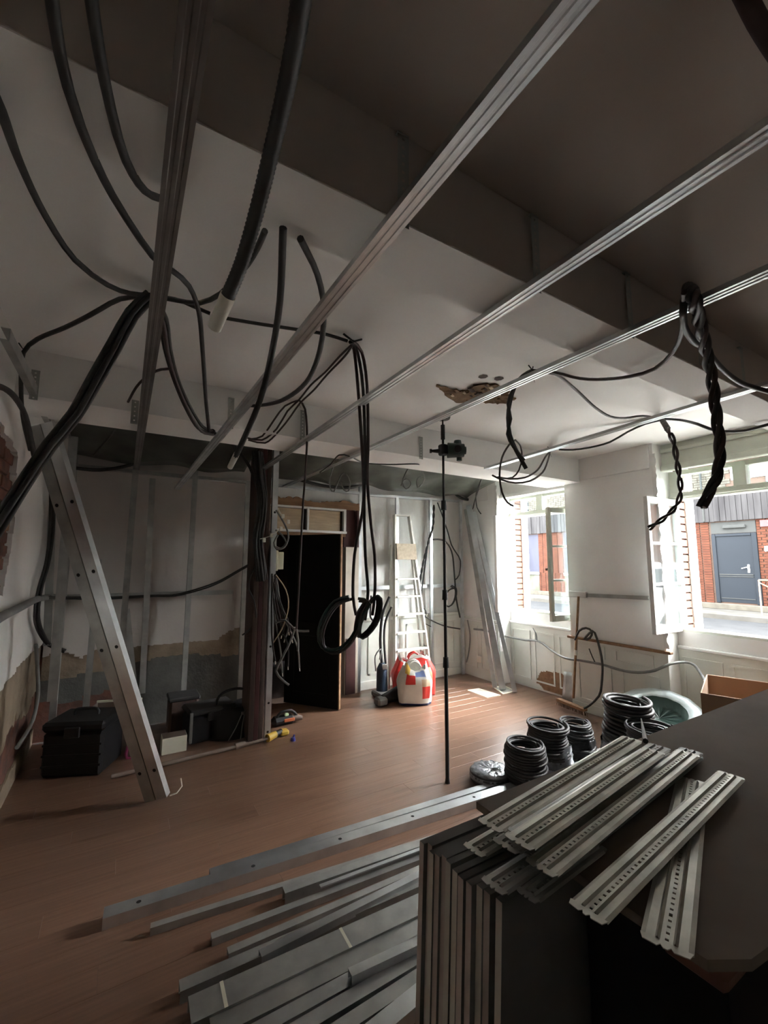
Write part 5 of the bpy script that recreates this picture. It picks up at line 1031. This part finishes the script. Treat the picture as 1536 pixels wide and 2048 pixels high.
for lab, a, b, w, hh, m_, zz, Ln, kd, holes in prof_spec:
    a = Vector(a); b = Vector(b); a.z = b.z = zz + .001; d = (b-a).normalized(); e = a + d*Ln
    e = a + d*min(Ln, (4.0-a.x)/d.x)
    o = stud(lab, a, e, up=(0, 0, 1), w=w, hh=hh, matn=m_, sec=U_sec if kd == 'U' else C_sec, holes=holes, name='floor_profile')
    if 'tape bands' in lab:
        for t_ in (.10, .55): 
            c = a + d*t_; sd_ = d.cross(Vector((0, 0, 1))); MB().add([tuple(c+sd_*s*.051+d*q+Vector((0, 0, hh+.001))) for s, q in ((-1, 0), (1, 0), (1, .012), (-1, .012))], [(0, 1, 2, 3)]).obj('tape_band', 'paper', o)

# ---------------------------------------------------------------- board stack, top board, hangers
bs = [(.692, 'board_core'), (.678, 'board_core'), (.664, 'board_edge_b'), (.651, 'board_core'), (.638, 'board_core'), (.625, 'board_edge_b'), (.602, 'board_edge_b'), (.588, 'board_core'), (.567, 'board_core'), (.554, 'board_edge_b'), (.541, 'board_core'), (.522, 'board_edge_b')]
r = random.Random(12)
for k, (y, m_) in enumerate(bs):
    dz = r.uniform(-.004, .004); lean = .055; t_ = .0128; x0 = .502 + (.0 if k in (0,) else r.uniform(.0, .012)) + (.01 if k > 8 else 0); x1 = 2.35; zt = .992 + dz - (.0)
    ys = [y-t_/2, y+t_/2]
    vs = [(x0, ys[0]+lean, 0), (x1, ys[0]+lean, 0), (x1, ys[1]+lean, 0), (x0, ys[1]+lean, 0), (x0, ys[0], zt), (x1, ys[0], zt), (x1, ys[1], zt), (x0, ys[1], zt)]
    c = .006
    mb = MB(); mb.add(vs, [(0,3,2,1), (0,1,5,4), (2,3,7,6), (1,2,6,5)], 1); mb.add([vs[3], vs[0], vs[4], vs[7]], [(0, 1, 2, 3)], 0); mb.add([vs[4], vs[5], vs[6], vs[7]], [(0, 1, 2, 3)], 1)
    o = mb.obj('standing_board', [m_, 'board_face'])
    nm = ['first', 'second', 'third', 'fourth', 'fifth', 'sixth', 'seventh', 'eighth', 'ninth', 'tenth', 'eleventh', 'last'][k]
    tag(o, 'board standing on edge in the stack, %s counted from the floor profiles' % nm, 'board', 'boards standing on edge in the near stack')
tbq = thing('top_board', 'worn brown board lying flat on the stack of standing boards', 'board', (.65, .5, 1.0))
vs = []; zt = 1.012; zb_ = .998; out = [(.655, .712), (2.45, .722), (2.45, .27), (.80, .262), (.70, .272), (.652, .30), (.648, .42)]
n = len(out); vs = [(x, y, zt) for x, y in out] + [(x, y, zb_) for x, y in out]
MB().add(vs, [tuple(range(n)), tuple(range(2*n-1, n-1, -1))] + [(i, n+i, n+(i+1) % n, (i+1) % n) for i in range(n)]).obj('panel', 'top_board', tbq)
MB().box((.66, .285, .975), (.76, .36, .997), 0, .006).obj('corner_block', 'redwall', tbq)
# the near side below is filled by an added black shade box
# perforated straps on the board
def strap_prof(w):
    return [(-w/2, 0), (-w*.40, .002), (-w*.22, .002), (-w*.17, .006), (-w*.12, .002), (-.0022, .0015), (.0022, .0015), (w*.12, .002), (w*.17, .006), (w*.22, .002), (w*.40, .002), (w/2, 0)]
def strap(label, a, b, z, w=.052, dz=0, m_='zinc'):
    a = Vector((a[0], a[1], z)); b = Vector((b[0], b[1], z+dz)); d = (b-a).normalized(); side = d.cross(Vector((0, 0, 1))).normalized(); mb = MB()
    # scalloped rounded ends: taper the first and last bites
    perf_strip(mb, a, b, side, w, pitch=.0125, hole=.0044, prof=strap_prof(w), big=8)
    for c, s in ((a, -1), (b, 1)):
        pts = [c+side*w*.5, c+side*w*.44+d*s*.010, c+side*w*.16+d*s*.012, c+side*w*.10+d*s*.007, c+side*w*.04+d*s*.012, c-side*w*.04+d*s*.012, c-side*w*.10+d*s*.007, c-side*w*.16+d*s*.012, c-side*w*.44+d*s*.010, c-side*w*.5]
        mb.add([tuple(p+Vector((0, 0, .0015))) for p in pts], [tuple(range(len(pts)))])
    o = mb.obj('perforated_strap', m_); md = o.modifiers.new('t', 'SOLIDIFY'); md.thickness = .0012
    return tag(o, label, 'strap', 'perforated straps on the flat board')
Z_ = 1.016
strap('pale perforated strap at the far edge of the flat board, uppermost in view', (0.588,0.6,1.04), (1.171,0.681,1.04), 1.040)
strap('perforated strap partly covered, second from the far edge', (0.582,0.559,1.045), (1.082,0.623,1.045), 1.030)
strap('perforated strap lying on a nested pile, third from the far edge', (0.577,0.525,1.055), (1.107,0.593,1.055), 1.055)
for k in range(3): strap('nested strap under the third strap, layer %s' % ('just below it', 'in the middle', 'at the bottom')[k], (0.606,0.547,1.03), (1.171,0.612,1.03), 1.045-.010*k, m_='galv_dull')
strap('long perforated strap with a bright ridge, in the middle of the board', (0.577,0.484,1.04), (1.204,0.564,1.04), 1.040)
for k in range(2): strap('nested strap under the bright-ridged strap, %s layer' % ('upper', 'lower')[k], (0.61,0.503,1.02), (1.253,0.578,1.02), 1.030-.009*k, m_='galv_dull')
strap('perforated strap lying apart nearest the right side of the board', (0.575,0.407,1.03), (1.192,0.473,1.03), 1.028)
strap('perforated strap crossing beneath the one lying apart', (0.626,0.334,1.018), (1.119,0.518,1.018), 1.0165, w=.058)
strap('yellowish strap end poking out at the far corner of the board', (0.546,0.596,1.02), (0.866,0.632,1.02), 1.0155, w=.045)
strap('grey strap end poking out below the third strap', (0.515,0.52,1.02), (0.784,0.543,1.02), 1.0155, w=.045, m_='galv_dull')
strap('shaded strap end lowest at the corner of the board', (0.545,0.482,1.01), (0.728,0.497,1.01), 1.0145, w=.036, m_='galv_dull')
w0 = Vector((1.249,0.686,1.02)); tag(MB().cyl(w0, Vector((1.816,1.009,0.883)), .007, .002, 8).obj('black_spike', 'rubber'), 'black pointed plastic spike sticking up behind the straps', 'spike')
# pale board end low in the near corner
tag(MB().box((.515, .43, .60), (.62, .475, .66), 0, .01).obj('pale_block', 'board_edge_b'), 'pale rounded block low in front of the standing boards', 'block')
MB().box((.56, .30, 0), (.62, .52, .60), 0, .005)
cb = tag(MB().box((.70, .30, 0), (2.3, .50, .96)).obj('shade_box', 'doorblack'), 'added black box standing for the shade under the flat brown board', 'shade_fill')  # black box added for the deep shade below the board, not furniture
